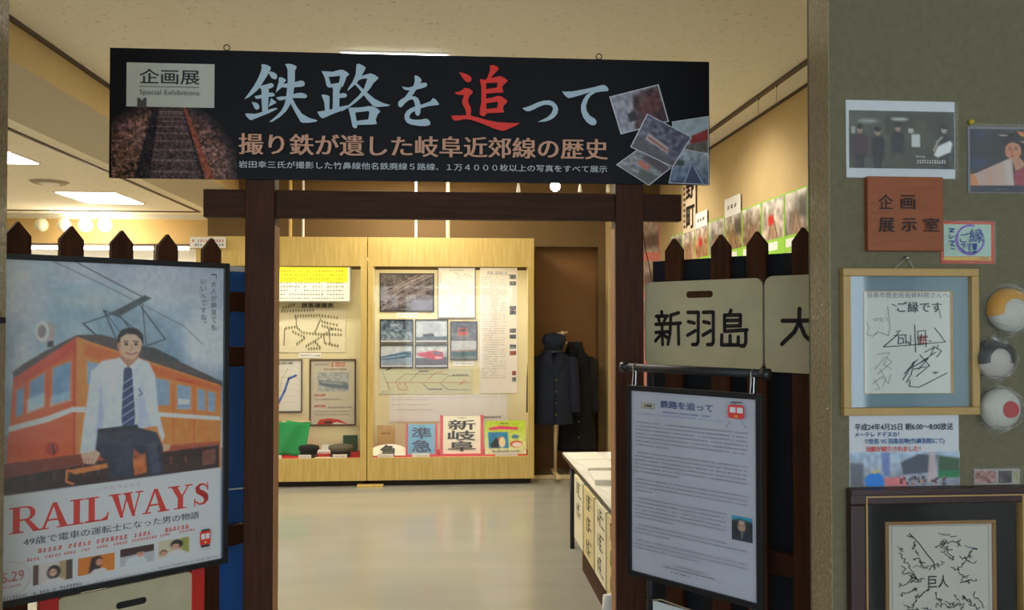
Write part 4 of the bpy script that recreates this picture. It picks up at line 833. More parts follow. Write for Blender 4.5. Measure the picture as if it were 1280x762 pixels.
for px in (795, 942):
    x = sf.hit(px, 470)[0]; zz = H_ + zb3 + .006
    MB().tube([(x, -.016, bz + .004), (x + .004, -.02, bz - .02), (x - .002, -.018, zz), (x + .004, -.008, zz), (x + .006, -.008, bz - .012), (x, -.0, bz + .015), (x, -.016, bz + .004)], .0018, 6).build('hanging_clip', M_CHROME, st)
f3, (x0, z0, x1, z1) = base_frame(NF, 816, 742, 905, 830, .0)
e = f3.thing('lower_sheet', 'white sheet in a clear holder under the black framed notice', 'sheet'); box('sheet', mat('cool_sheet', (214, 220, 222), .6), x0, x1, 0, .003, z0, z1 - .02, e); MB().tube([(x0, 0, z1 - .02), (x0 + .03, 0, z1 - .01), (x1 - .03, 0, z1 - .022), (x1, 0, z1 - .026)], .003, 6).build('wire_hanger', M_CHROME, e)
#==POSTER==
# ------------------------------------------------------------------ film poster
PFm = frame_from(0, 2.50, 284, 2.975)
def hz(px, py): return PFm.hit(px, py)[1]
zt = (hz(0, 316) + hz(283, 332)) / 2; zb4 = (hz(0, 757) + hz(277, 703)) / 2
sR = PFm.hit(284, 400)[0]; sL = PFm.hit(-14, 400)[0]
f = PFm.sub((sL + sR) / 2, zb4); h = (sR - sL) / 2; H_ = zt - zb4; GP = 2.05
e = f.thing('film_poster', 'framed film poster titled RAILWAYS with an orange train and seated man', 'poster')
box('backing', M_WHITE, -h + .005, h - .005, .002, .012, .005, H_ - .005, e)
MB().frame(-h - .004, h + .004, -.004, H_ + .004, .018, -.012, .012).build('frame', M_BLACK, e, bevel=.001)
bx = (-h + .014, .014, h - .014, H_ - .014)
cv = Canvas.rect(f, *bx, 230, 310, (172, 174, 180), GP, 21)
A = lambda *P_: cv.px([(x / 3.313, 300 + y / 3.313) for x, y in P_])      # upper crop
B = lambda *P_: cv.px([(x / 3.283, 530 + y / 3.283) for x, y in P_])      # lower crop
Q = lambda *P_: cv.px(list(P_))
t = np.clip(cv.Y / 60, 0, 1)[..., None]; u = np.clip(cv.X / 100, 0, 1)[..., None]
cv.a = (np.array([120, 152, 166.]) * (1 - u) + np.array([140, 150, 160.]) * u) * (1 - t) + (np.array([112, 138, 150.]) * (1 - u) + np.array([112, 124, 140.]) * u) * t
cv.cloud((172, 176, 182), 3, 4, .40, .62, .95, 62); cv.cloud((92, 124, 148), 4, 5, .55, .75, .5, 62); cv.poly(A((185, 70), (420, 90), (920, 110), (915, 250), (480, 190), (260, 160)), (156, 158, 168), .75, 14)
cv.poly(A((250, 230), (560, 190), (600, 240), (400, 290), (260, 260)), (168, 172, 170), .6, 12)
# wires and pantograph
K = (52, 58, 68)
cv.line(A((175, 65), (480, 210), (760, 355), (840, 430)), .8, K, .6); cv.line(A((295, 80), (590, 235)), 1, K, .9)
cv.line(A((345, 345), (480, 300), (600, 235)), 1.2, K, .9); cv.line(A((430, 290), (500, 320), (560, 370)), 1.2, K, .9); cv.line(A((430, 290), (480, 405)), 1.2, K); cv.line(A((430, 290), (520, 410)), 1, K, .8)
cv.line(A((580, 270), (685, 410), (600, 440)), 1.2, K); cv.line(A((590, 260), (605, 430)), 1, K); cv.line(A((345, 345), (400, 395)), 1.6, K); cv.line(A((500, 315), (570, 410)), 1, K)
cv.poly(A((460, 300), (600, 228), (628, 240), (490, 318)), (66, 74, 78), 1, 1)
# train
OR = (196, 82, 42); ORD = (150, 54, 34); ORL = (206, 112, 50)
cv.poly(A((52, 548), (85, 520), (180, 462), (320, 392), (420, 390), (600, 440), (740, 500), (920, 585), (920, 610), (330, 420), (60, 590)), (74, 66, 66), 1, 1)
cv.poly(A((600, 440), (640, 445), (745, 497), (700, 505), (595, 470)), (60, 62, 66), 1, 1)
cv.poly(A((55, 575), (320, 400), (330, 800), (330, 960), (20, 1010), (40, 760)), OR, 1, 1); cv.poly(A((55, 572), (320, 400), (320, 455), (58, 612)), (176, 64, 44), 1, 1)
cv.poly(A((320, 400), (360, 415), (915, 600), (915, 960), (320, 960)), ORL, 1, 1); cv.poly(A((350, 425), (915, 608), (915, 628), (350, 480)), (190, 92, 46), 1, 1.5)
cv.line(A((325, 410), (322, 950)), 3.2, (214, 112, 62)); cv.line(A((310, 420), (304, 950)), 1.2, ORD)
GL = (100, 130, 158)
for W4 in ([(68, 620), (104, 598), (98, 722), (64, 742)], [(120, 582), (190, 540), (184, 690), (112, 718)], [(214, 524), (300, 490), (294, 665), (208, 690)]):
    cv.poly(A(*W4), (206, 104, 60), 1, 1); cx = sum(p[0] for p in W4) / 4; cy = sum(p[1] for p in W4) / 4; cv.poly(A(*[(cx + (p[0] - cx) * .86, cy + (p[1] - cy) * .9) for p in W4]), GL, 1, 1)
cv.poly(A((112, 660), (186, 630), (184, 690), (112, 718)), (168, 186, 196), .7, 3); cv.poly(A((208, 650), (294, 622), (294, 665), (208, 690)), (150, 172, 184), .6, 3)
for W4 in ([(362, 500), (412, 512), (412, 580), (362, 600)], [(642, 568), (702, 582), (702, 684), (642, 684)], [(734, 596), (790, 606), (790, 700), (734, 700)], [(818, 614), (850, 622), (850, 706), (818, 702)], [(862, 624), (892, 632), (892, 710), (862, 708)]): cv.poly(A(*W4), (216, 116, 60), 1, 2.5); cv.poly(A(*W4), (118, 138, 158), 1, 1)
cv.poly(A((738, 655), (786, 660), (786, 680), (738, 680)), (190, 196, 198), .8, 1); cv.poly(A((728, 570), (800, 584), (800, 592), (728, 580)), (200, 60, 40), 1, 1)
cv.line(A((620, 570), (620, 900)), 1, ORD, .7); cv.line(A((718, 600), (718, 900)), 1, ORD, .7); cv.line(A((804, 610), (804, 900)), 1, ORD, .7)
cv.poly(A((36, 772), (200, 728), (300, 690), (355, 690), (355, 712), (300, 712), (200, 752), (36, 795)), (206, 196, 190), 1, 1); cv.poly(A((600, 708), (912, 730), (912, 746), (600, 726)), (200, 190, 186), 1, 1)
cv.poly(B((20, 60), (90, 20), (240, 10), (240, 130), (20, 150)), (190, 72, 44), .5, 8); cv.ell(*B((215, 100))[0], 2.6, 2.2, (150, 50, 40), 1, 2); cv.line(B((215, 85), (222, 120)), 1.5, (50, 30, 40))
# headlamp
cv.poly(A((150, 400), (170, 345), (225, 345), (232, 375), (225, 415), (175, 425)), (150, 142, 138), 1, 1.5); cv.ell(*A((176, 378))[0], 2.6, 3.1, (196, 190, 186), 1, 1.5); cv.ell(*A((174, 378))[0], 1.7, 2.0, (120, 112, 112), 1, 1.5); cv.poly(A((198, 420), (222, 415), (222, 440), (195, 445)), (60, 56, 60), 1, 1)
# underframe and bench beam
cv.poly(B((0, 170), (330, 125), (900, 70), (900, 190), (0, 310)), (52, 34, 34), 1, 1.5)
for k in range(14): cv.line(B((40 + k * 60, 180 - k * 4), (44 + k * 60, 250 - k * 8)), 1.6, rnd.choice([(110, 60, 44), (80, 70, 66), (140, 70, 50), (30, 26, 30)]), .8)
cv.poly(B((5, 165), (330, 122), (335, 168), (8, 226)), (112, 52, 40), 1, 1); cv.poly(B((335, 160), (900, 84), (900, 70), (330, 118)), (150, 70, 50), 1, 1); cv.poly(B((270, 190), (440, 160), (445, 178), (310, 205)), (206, 110, 60), 1, 1); cv.poly(B((545, 150), (590, 140), (590, 168), (550, 178)), (206, 110, 60), 1, 1)
cv.line(B((275, 190), (272, 235), (300, 245)), 2, (206, 110, 60)); cv.poly(B((830, 110), (885, 100), (885, 160), (830, 170)), (120, 70, 56), .8, 1)
# seated man
SK = (196, 152, 128); SH = (172, 178, 194); SHD = (140, 148, 170)
cv.poly(Q((150, 447), (128, 451), (114, 464), (109, 500), (104, 532), (100, 566), (120, 571), (126, 540), (172, 536), (196, 532), (203, 552), (206, 545), (198, 512), (194, 468), (186, 452), (170, 447)), SH, 1, 1.5)
cv.poly(Q((126, 480), (130, 520), (124, 560), (118, 560), (122, 520)), SHD, .7, 3); cv.poly(Q((178, 480), (184, 515), (190, 532), (172, 536), (170, 500)), SHD, .5, 5); cv.poly(Q((128, 452), (150, 447), (146, 480), (134, 500)), (186, 192, 204), .6, 5)
cv.poly(Q((122, 540), (165, 532), (196, 540), (203, 556), (204, 592), (186, 594), (182, 574), (167, 560), (166, 598), (137, 598), (134, 576), (119, 566)), (44, 46, 62), 1, 1.2)
cv.poly(Q((140, 560), (164, 548), (166, 562), (160, 590), (146, 590)), (58, 62, 80), .6, 4); cv.poly(Q((184, 556), (196, 552), (200, 590), (190, 592)), (72, 76, 96), .6, 3); cv.poly(Q((166, 572), (182, 566), (184, 590), (168, 594)), (190, 100, 56), .8, 2)
cv.poly(Q((122, 536), (172, 530), (173, 536), (122, 543)), (30, 32, 44), 1, 1)
cv.poly(B((332, 120), (395, 105), (412, 120), (388, 165), (345, 162)), SK, 1, 1.2); cv.poly(B((668, 80), (700, 84), (696, 105), (672, 110)), SK, 1, 1.2)
for k in range(3): cv.line(B((350 + k * 14, 140), (352 + k * 14, 162)), .8, (130, 88, 70), .8)
cv.poly(Q((151, 438), (172, 438), (174, 452), (160, 460), (150, 452)), (160, 116, 94), 1, 1.5)
cv.poly(Q((150, 447), (160, 459), (154, 464), (146, 450)), (196, 200, 208), 1, 1); cv.poly(Q((174, 447), (161, 459), (166, 464), (177, 450)), (196, 200, 208), 1, 1)
cv.ell(*Q((162.5, 430))[0], 5.3, 4.9, SK, 1, 1.5)
cv.poly(Q((147, 431), (147, 420), (152, 412), (162, 409), (172, 411), (179, 418), (180, 432), (176, 424), (170, 418), (158, 417), (151, 422), (149, 434)), (34, 32, 36), 1, 1.2)
cv.ell(*Q((149, 432))[0], .8, 1.2, (160, 112, 92)); cv.line(Q((155, 427), (160, 426)), 1.1, (60, 44, 40)); cv.line(Q((167, 426), (173, 427)), 1.1, (60, 44, 40)); cv.ell(*Q((158, 430))[0], .8, .45, (50, 38, 38)); cv.ell(*Q((170, 430))[0], .8, .45, (50, 38, 38)); cv.line(Q((164.5, 430), (165.5, 436), (163, 437)), .9, (140, 96, 78), .8)
cv.line(Q((158, 441), (165, 442.5), (171, 440.5)), 1.3, (120, 60, 56)); cv.line(Q((161, 441), (168, 441)), .6, (205, 180, 170), .5); cv.poly(Q((152, 436), (156, 446), (164, 449), (156, 450), (150, 440)), (140, 98, 80), .5, 3)
cv.poly(Q((155, 460), (161, 458), (165, 461), (169, 520), (168, 532), (153, 533), (152, 520)), (44, 58, 92), 1, 1)
for k in range(6): cv.line(Q((153, 480 + k * 10), (168, 470 + k * 10)), .9, (180, 186, 200), .85)
cv.line(Q((174, 486), (178, 492), (174, 494)), 1, (60, 66, 90))
# white foot of the poster
cv.poly(B((-60, 312), (0, 296), (905, 176), (905, 1000), (-60, 1100)), (176, 177, 182), 1, 1)
cv.noise(7, 60, 80, (cv.Y < 68) * 1.0); cv.noise(4, 14, 18, (cv.Y < 68) * 1.0)
cv.build('poster_artwork', e, .0008)
a = Flat(f, .0002, GP)
# slab lettering
RED = (186, 52, 44)
def slab(letter):
    T, t_, s_ = .23, .08, .055
    if letter == 'R': return 1.0, [[(.12, 0), (.12 + T, 0), (.12 + T, 1), (.12, 1)], [(0, 0), (.48, 0), (.48, s_), (0, s_)], [(0, 1 - s_), (.6, 1 - s_), (.6, 1), (0, 1)], [(.35, .45), (.6, .45), (.6, .52), (.35, .52)]] + [[(.58 + math.cos(R(a0)) * .12, .725 + math.sin(R(a0)) * .2), (.58 + math.cos(R(a0)) * .3, .725 + math.sin(R(a0)) * .275), (.58 + math.cos(R(a1)) * .3, .725 + math.sin(R(a1)) * .275), (.58 + math.cos(R(a1)) * .12, .725 + math.sin(R(a1)) * .2)] for a0, a1 in ((-90, -55), (-55, -20), (-20, 20), (20, 55), (55, 90))] + [[(.5, .47), (.68, .47), (1.0, .05), (1.02, 0), (.8, 0)], [(.78, 0), (1.1, 0), (1.1, s_), (.78, s_)]]
    if letter == 'A': return .98, [[(.42, 1), (.56, 1), (.94, .03), (.68, .03)], [(.42, 1), (.49, .94), (.15, .03), (.06, .03)], [(.2, .3), (.75, .3), (.72, .37), (.22, .37)], [(-.04, 0), (.3, 0), (.3, s_), (-.04, s_)], [(.56, 0), (1.04, 0), (1.04, s_), (.56, s_)]]
    if letter == 'I': return .5, [[(.13, 0), (.13 + T, 0), (.13 + T, 1), (.13, 1)], [(0, 0), (.5, 0), (.5, s_), (0, s_)], [(0, 1 - s_), (.5, 1 - s_), (.5, 1), (0, 1)]]
    if letter == 'L': return .84, [[(.13, 0), (.13 + T, 0), (.13 + T, 1), (.13, 1)], [(0, 0), (.84, 0), (.84, s_ * 1.2), (0, s_ * 1.2)], [(0, 1 - s_), (.52, 1 - s_), (.52, 1), (0, 1)], [(.78, 0), (.84, 0), (.88, .32), (.83, .32)], [(.6, .06), (.8, .06), (.84, .2)]]
    if letter == 'W': return 1.3, [[(.1, 1), (.34, 1), (.56, 0), (.44, 0)], [(.52, 0), (.46, 0), (.68, .95), (.72, .85)], [(.58, 1), (.82, 1), (1.02, 0), (.9, 0)], [(.97, 0), (.92, 0), (1.16, .98), (1.22, .98)], [(0, 1 - s_), (.46, 1 - s_), (.46, 1), (0, 1)], [(.52, 1 - s_), (.92, 1 - s_), (.92, 1), (.52, 1)], [(1.02, 1 - s_), (1.34, 1 - s_), (1.34, 1), (1.02, 1)]]
    if letter == 'Y': return .96, [[(.08, 1), (.33, 1), (.6, .48), (.38, .46)], [(.86, .98), (.8, .98), (.5, .5), (.56, .46)], [(.37, 0), (.6, 0), (.6, .5), (.37, .5)], [(.22, 0), (.74, 0), (.74, s_), (.22, s_)], [(-.02, 1 - s_), (.46, 1 - s_), (.46, 1), (-.02, 1)], [(.66, 1 - s_), (1.0, 1 - s_), (1.0, 1), (.66, 1)]]
    if letter == 'S':
        pts = [(.62, .8), (.5, .93), (.32, .93), (.2, .8), (.25, .64), (.42, .54), (.56, .42), (.6, .26), (.5, .1), (.3, .07), (.14, .2)]; wd = [.06, .07, .1, .17, .22, .24, .24, .19, .1, .07, .06]; r = []
        for i in range(len(pts) - 1):
            (x0, z0), (x1, z1) = pts[i], pts[i + 1]; L = math.hypot(x1 - x0, z1 - z0); nx, nz = -(z1 - z0) / L, (x1 - x0) / L
            r.append([(x0 + nx * wd[i] / 2, z0 + nz * wd[i] / 2), (x0 - nx * wd[i] / 2, z0 - nz * wd[i] / 2), (x1 - nx * wd[i + 1] / 2, z1 - nz * wd[i + 1] / 2), (x1 + nx * wd[i + 1] / 2, z1 + nz * wd[i + 1] / 2)])
        for (x0, z0), w_ in zip(pts, wd): r.append([(x0 + w_ / 2 * math.cos(i * .7854), z0 + w_ / 2 * math.sin(i * .7854)) for i in range(8)])
        return .72, r + [[(.62, .66), (.68, .66), (.68, 1), (.63, 1)], [(.07, 0), (.12, 0), (.13, .34), (.07, .34)]]
X0, Z0, X1, Z1 = f.rect(11.6, 635, 262.5, 630); tot = sum(slab(l)[0] + .04 for l in 'RAILWAYS'); k = (X1 - X0) / tot; x = X0
for l in 'RAILWAYS':
    wd, polys = slab(l)
    for p_ in polys: a.poly([(x + px_ * k, Z0 + pz_ * (Z1 - Z0)) for px_, pz_ in p_], RED, False)
    x += (wd + .04) * k
a.up()
zc_ = [(f.hit(29, p)[1] + f.hit(248.5, q)[1]) / 2 for p, q in ((675, 636.5), (684.5, 645.5))]
a.text('49歳で電車の運転士になった男の物語', f.hit(29, 676)[0], zc_[1], f.hit(248.5, 645)[0], zc_[0], (66, 66, 76), 0, ((0, 0), (.02, 0)))
zc_ = f.hit(148, 607.5)[1]; a.text('レイルウェイズ', f.hit(122, 608)[0], zc_ - .006, f.hit(176, 605)[0], zc_ + .006, (150, 130, 140))
b4 = lambda X, Y: (X / 3.283, 530 + Y / 3.283)
def pm(X0, Y0, X1, Y1, col, hh, dens=.8):
    p, q_ = f.hit(*b4(X0, Y0)), f.hit(*b4(X1, Y1)); zz = (p[1] + q_[1]) / 2; a.marks(p[0], zz - hh / 2, q_[0], zz + hh / 2, col, rn, dens, hh)
for X0_, X1_ in ((155, 255), (280, 375), (395, 530), (550, 630), (675, 770)): pm(X0_, 520 - (X0_ - 155) * .165, X1_, 520 - (X1_ - 155) * .165, (196, 96, 88), .014, 1)
for X0_, X1_ in ((110, 165), (185, 250), (262, 320), (333, 372), (395, 450), (465, 525), (540, 640), (655, 705), (735, 805)): pm(X0_, 558 - (X0_ - 110) * .187, X1_, 558 - (X1_ - 110) * .187, (200, 110, 102), .009, 1)
pm(0, 718, 120, 695, (110, 110, 116), .008); pm(135, 692, 230, 675, (110, 110, 116), .009); pm(245, 668, 335, 652, (110, 110, 116), .009); pm(350, 655, 640, 598, (150, 150, 156), .006); pm(640, 598, 900, 530, (140, 140, 146), .006); pm(0, 738, 420, 668, (150, 150, 156), .005); pm(420, 668, 900, 545, (150, 150, 156), .005); pm(815, 515, 870, 508, (140, 140, 146), .004)
cx, cz = f.hit(13.7, 723); r_ = .05
pts = [(cx + r_ * math.cos(t), cz + r_ * math.sin(t)) for t in np.linspace(0, 2 * math.pi, 37)]; pts = [p for p in pts if p[0] > -h + .02]; a.stroke(pts, .0012, (196, 130, 130), False)
a.textpx('5.29', 1.5, 716, 29.5, 723.5, (160, 96, 96)); pm(10, 645, 65, 634, (196, 110, 110), .007, 1); pm(0, 672, 85, 655, (196, 110, 110), .005, 1)
bx1 = f.rect(*b4(818, 440), *b4(860, 488)); icon(a, bx1, (176, 46, 40)); a.rect(bx1[0] + .003, bx1[1] - .008, bx1[2] - .003, bx1[1], (50, 46, 50)); a.rect(bx1[0] + .004, bx1[3], bx1[2] - .004, bx1[3] + .006, (60, 50, 54))
for i, ch in enumerate('「大人が夢見ても'):
    y0 = 341.6 + i * 9; a.textpx(ch if ch != '「' else '﹁', 262.5, y0 + .6, 269.5, y0 + 7.6, (76, 80, 92)); a.y += a.step
for i, ch in enumerate('いいんですね。'):
    y0 = 347.5 + i * 9; a.textpx(ch, *((250, y0 + .6, 256.5, y0 + 7.2) if ch != '。' else (254, y0 - .4, 256.5, y0 + 2.2)), (76, 80, 92)); a.y += a.step
a.up(); a.build('lettering', e)
def mini(q0, q1, fn, sd):
    v = Canvas.rect(f, *f.rect(*b4(*q0), *b4(*q1)), 34, 24, (170, 160, 150), GP, sd); fn(v); v.build('film_still', e, -.0001)
def s1(v): v.a[:] = (176, 168, 160); v.poly([(0, 0), (14, 0), (14, 100), (0, 100)], (84, 58, 50)); v.poly([(82, 0), (100, 0), (100, 100), (82, 100)], (70, 52, 46)); v.poly([(66, 0), (82, 0), (82, 100), (66, 100)], (150, 128, 90)); v.ell(52, 50, 17, 34, (40, 32, 34), 1, 2); v.ell(50, 52, 10, 20, (184, 140, 120), 1, 2); v.poly([(30, 92), (50, 80), (76, 90), (76, 100), (30, 100)], (190, 186, 186), 1, 2); v.ell(47, 48, 2, 2, (60, 40, 40)); v.ell(54, 48, 2, 2, (60, 40, 40))
def s2(v): v.a[:] = (214, 104, 34); v.poly([(36, 10), (56, 2), (66, 20), (60, 90), (28, 96)], (40, 28, 30), 1, 2); v.ell(57, 40, 9, 20, (190, 130, 104), 1, 2); v.poly([(30, 100), (44, 78), (70, 76), (82, 100)], (186, 186, 192), 1, 2); v.ell(54, 38, 1.5, 2, (60, 40, 40)); v.ell(61, 38, 1.5, 2, (60, 40, 40))
def s3(v): v.a[:] = (150, 150, 156); v.poly([(0, 0), (100, 0), (100, 38), (0, 46)], (54, 30, 28), 1, 1); v.poly([(20, 60), (66, 44), (80, 100), (14, 100)], (172, 176, 184), 1, 2); v.ell(60, 42, 11, 20, (180, 128, 108), 1, 2); v.ell(60, 26, 12, 8, (40, 34, 36), 1, 2); v.ell(56, 42, 1.6, 2, (60, 40, 40)); v.ell(64, 42, 1.6, 2, (60, 40, 40))
def s4(v): v.a[:] = (170, 160, 136); v.poly([(74, 0), (96, 0), (96, 90), (74, 90)], (128, 130, 60), 1, 2); v.ell(58, 34, 20, 28, (40, 32, 34), 1, 2); v.ell(54, 48, 13, 18, (186, 136, 116), 1, 2); v.poly([(30, 80), (60, 66), (86, 84), (86, 100), (26, 100)], (180, 176, 176), 1, 2); v.ell(16, 70, 12, 16, (120, 80, 66), 1, 2); v.ell(16, 76, 8, 10, (176, 130, 112), 1, 2); v.ell(50, 48, 1.6, 2, (60, 40, 40)); v.ell(59, 48, 1.6, 2, (60, 40, 40))
mini((135, 580), (298, 632), s1, 1); mini((320, 552), (470, 595), s2, 2); mini((493, 514), (632, 560), s3, 3); mini((650, 482), (778, 525), s4, 4)
box('acrylic_cover', GLASS, -h + .005, h - .005, -.006, -.005, .005, H_ - .005, e)
# cream sign in red holder below the poster
f5 = PFm; zt5 = f5.hit(160, 741)[1]; xs0 = f5.hit(74, 730)[0]; xs1 = f5.hit(244, 730)[0]; zz = f5.hit(240, 716)[1]
ff = PFm.sub((xs0 + xs1) / 2, zz - .33, .02); hh = (xs1 - xs0) / 2
e = ff.thing('station_name_board', 'worn cream enamel board in a red holder below the film poster', 'sign', None)
MB().prism(rrect(-hh, 0, hh, .33, .02), 0, .01).build('plate', M_SIGN, e)
MB().box(-hh - .05, -hh + .004, -.004, .03, -.02, .335).box(hh - .004, hh + .04, -.004, .03, -.02, .345).box(-hh, hh, -.004, .03, -.03, 0).build('holder', mat('red_holder', (200, 40, 34), .5), e, bevel=.002)
a_, b_ = ff.hit(145, 760), ff.hit(183, 748); zc = ff.hit(165, 753)[1]; MB().prism(rrect(a_[0], zc - .011, b_[0], zc + .011, .0105), -.0008, .0005).build('handle_slot', M_BLACK, e)
# clip on the left pillar
ft = Fr((0, 2.40, 0), 0); x, z = ft.hit(8, 400)
e = tag(empty('wall_clip', (wl, 2.36, z)), 'black and white clip on the edge of the left pillar', 'clip'); box('base', M_WHITE, 0, .012, -.015, .015, -.022, .022, e); MB().cyl((.005, 0, 0), (.035, .01, 0), .009).build('pin', M_BLACK, e, True)
#==RIGHTWALL==
# ------------------------------------------------------------------ things on the right front wall
WW = Fr((0, 2.22, 0), 0); GW = 1.55
def wthing(name, label, cat, q_, off=0, group=None):
    f, b_ = base_frame(WW, *q_, off); return f.thing(name, label, cat, group), f, b_
C5 = lambda X, Y: (1010 + X / 3.174, 100 + Y / 3.174)
e, f, (x0, z0, x1, z1) = wthing('laminated_photograph', 'laminated photograph of people standing in a hall, above the wooden plaque', 'photograph', (1057, 125, 1193.5, 223.5), -.001)
box('sheet', mat('photo_paper', (220, 226, 230), .4), x0, x1, -.002, 0, z0, z1, e)
cv = Canvas.rect(f, *f.rect(*C5(160, 120), *C5(580, 355)), 100, 58, (62, 66, 60), 1.4, 2); cv.grad((78, 82, 74), (58, 60, 50)); cv.noise(10, 14, 8)
cv.poly([(34, 6), (98, 4), (98, 34), (34, 40)], (54, 52, 44), .8, 4); cv.poly([(62, 12), (74, 12), (74, 48), (62, 48)], (74, 72, 58), 1, 2); cv.poly([(0, 66), (40, 60), (80, 62), (100, 80), (100, 100), (0, 100)], (62, 64, 54), .8, 6)
cv.ell(48, 14, 8, 3, (200, 210, 205), .8, 3); cv.ell(18, 18, 9, 4, (180, 190, 190), .6, 4); cv.poly([(2, 28), (6, 28), (6, 40), (2, 40)], (150, 152, 146)); cv.poly([(56, 30), (61, 30), (61, 38), (56, 38)], (170, 172, 166))
def fig(cx, w_, top, coat, leg, face=(150, 122, 104)):
    cv.poly([(cx - w_, top + 22), (cx - w_ * .5, top + 16), (cx + w_ * .5, top + 16), (cx + w_, top + 22), (cx + w_ * .95, top + 55), (cx - w_ * .95, top + 55)], coat, 1, 1.5); cv.poly([(cx - w_ * .6, top + 52), (cx + w_ * .6, top + 52), (cx + w_ * .5, 100), (cx - w_ * .5, 100)], leg, 1, 1.5)
    cv.ell(cx, top + 9, 2.7, 7, face, 1, 1); cv.ell(cx, top + 4, 2.9, 4.5, (30, 28, 28), 1, 1)
fig(10, 8, 24, (58, 38, 44), (34, 32, 38)); fig(27, 6.5, 28, (30, 28, 34), (28, 26, 30)); fig(46, 6.5, 20, (34, 38, 46), (66, 64, 52))
cv.poly([(59, 40), (67, 40), (67, 62), (59, 62)], (186, 190, 190), 1, 1); fig(90, 7, 22, (52, 46, 46), (32, 30, 34), (160, 150, 140)); cv.poly([(80, 76), (84, 60), (96, 50), (98, 56), (96, 70), (84, 80)], (206, 212, 214), 1, 1.5)
cv.line([(80, 68), (84, 52), (88, 44)], 2, (180, 170, 160), .8)
cv.build('photograph_print', e, -.003)
a = Flat(f, -.0036, 1.4); a.marks(*f.rect(*C5(425, 300), *C5(465, 308)), (170, 170, 165), rnd, 1, .004); a.marks(*f.rect(*C5(430, 315), *C5(550, 333)), (190, 190, 186), rnd, .9, .007); a.build('lettering', e)
f_ = f.rect(*C5(145, 76), *C5(590, 393)); MB().box(f_[0] - .002, f_[2] + .004, -.0055, -.005, z0 - .003, z1 + .002).build('laminate', FILM, e)
# plaque
e, f, (x0, z0, x1, z1) = wthing('wooden_plaque', 'square red-brown wooden plaque reading 企画展示室', 'sign', (1080, 221.5, 1174.5, 314.5))
box('board', mat('redwood_plaque', (160, 84, 40), .5, noise=.2, nscale=12, stretch=(1, 1, 6)), x0, x1, -.02, 0, z0, z1, e, .002)
a = Flat(f, -.0206, 1.0)
for ch, X0_, Y0_, X1_, Y1_ in (('企', 265, 458, 322, 515), ('画', 352, 461, 408, 516), ('展', 265, 550, 325, 606), ('示', 355, 552, 411, 604), ('室', 440, 550, 498, 604)): p, q_ = C5(X0_, Y0_), C5(X1_, Y1_); a.textpx(ch, *p, *q_, (40, 26, 24), .012)
a.build('lettering', e)
# orange bordered note
e, f, (x0, z0, x1, z1) = wthing('greeting_card', 'small orange bordered card with a purple ring reading ご縁です', 'card', (1175, 276, 1242.5, 329.5), -.021 * 0 - .0005)
box('card', mat('orange_card', (206, 84, 52), .5), x0, x1, -.002, 0, z0, z1, e)
a = Flat(f, -.003, 1.55); a.rectpx(*C5(536, 572), *C5(724, 700), (150, 176, 160)); a.rectpx(*C5(536, 700), *C5(724, 716), (186, 150, 70))
cx, cz = f.hit(*C5(640, 633)); rr = f.hit(*C5(694, 633))[0] - cx
for i in range(36):
    t0, t1 = R(i * 10 + 70), R(i * 10 + 80); wd = .009 if 8 < i < 22 else .006 - .003 * (i > 28)
    if i < 34: a.stroke([(cx + rr * math.cos(t0), cz + rr * math.sin(t0)), (cx + rr * math.cos(t1), cz + rr * math.sin(t1))], wd, (110, 84, 160), False, False)
a.up(); DB = (44, 66, 130)
a.textpx('ご', *C5(598, 606), *C5(632, 645), DB, .008); a.textpx('縁', *C5(634, 592), *C5(690, 645), DB, .008); a.textpx('です', *C5(600, 645), *C5(644, 686), DB, .008); a.textpx('！', *C5(648, 650), *C5(662, 686), DB, .03)
a.strokepx([C5(552, 590), C5(572, 592), C5(556, 602), C5(570, 604)], .003, DB); a.strokepx([C5(552, 615), C5(556, 630), C5(570, 620)], .0025, DB); a.strokepx([C5(554, 640), C5(572, 640), C5(560, 655), C5(574, 660)], .003, DB); a.strokepx([C5(560, 668), C5(574, 672)], .0025, DB)
a.build('lettering', e)
a = Flat(f, -.0032, 1.4); a.marks(*f.rect(*C5(540, 703), *C5(660, 712)), (196, 110, 60), rnd, .9, .004); a.marks(*f.rect(*C5(680, 703), *C5(720, 712)), (150, 40, 50), rnd, 1, .004); a.build('small_print', e)
MB().box(x0 - .002, x1 + .002, -.0075, -.007, z0 - .002, z1 + .002).build('laminate', FILM, e)
# performer postcard
e, f, (x0, z0, x1, z1) = wthing('laminated_photograph', 'laminated photograph of a performer with hair ornaments and open fan, cut by right edge', 'photograph', (1209, 158, 1330, 242), -.001)
D4 = lambda X, Y: (1200 + X / 6.35, 140 + Y / 6.35)
box('sheet', mat('dark_photo_paper', (120, 124, 130), .4), x0, x1, -.002, 0, z0, z1, e)
cv = Canvas.rect(f, *f.rect(1211.5, 161, 1328, 241), 130, 92, (36, 36, 42), 1.35, 4)
T = lambda *P_: cv.px([D4(*p) for p in P_])
cv.noise(7, 12, 10); cv.ell(*T((150, 190))[0], 6, 9, (44, 60, 120), .5, 12); cv.ell(*T((140, 400))[0], 7, 10, (46, 66, 130), .6, 12)
cv.poly(T((330, 250), (370, 180), (430, 160), (500, 170), (560, 230), (560, 400), (480, 380), (350, 360)), (22, 20, 24), 1, 3); cv.poly(T((300, 180), (370, 184), (372, 192), (310, 190)), (176, 150, 130), 1, 1)
cv.ell(*T((415, 310))[0], 9, 14, (188, 126, 92), 1, 2.5); cv.poly(T((350, 260), (400, 236), (470, 250), (480, 220), (360, 220)), (22, 20, 24), 1, 3)
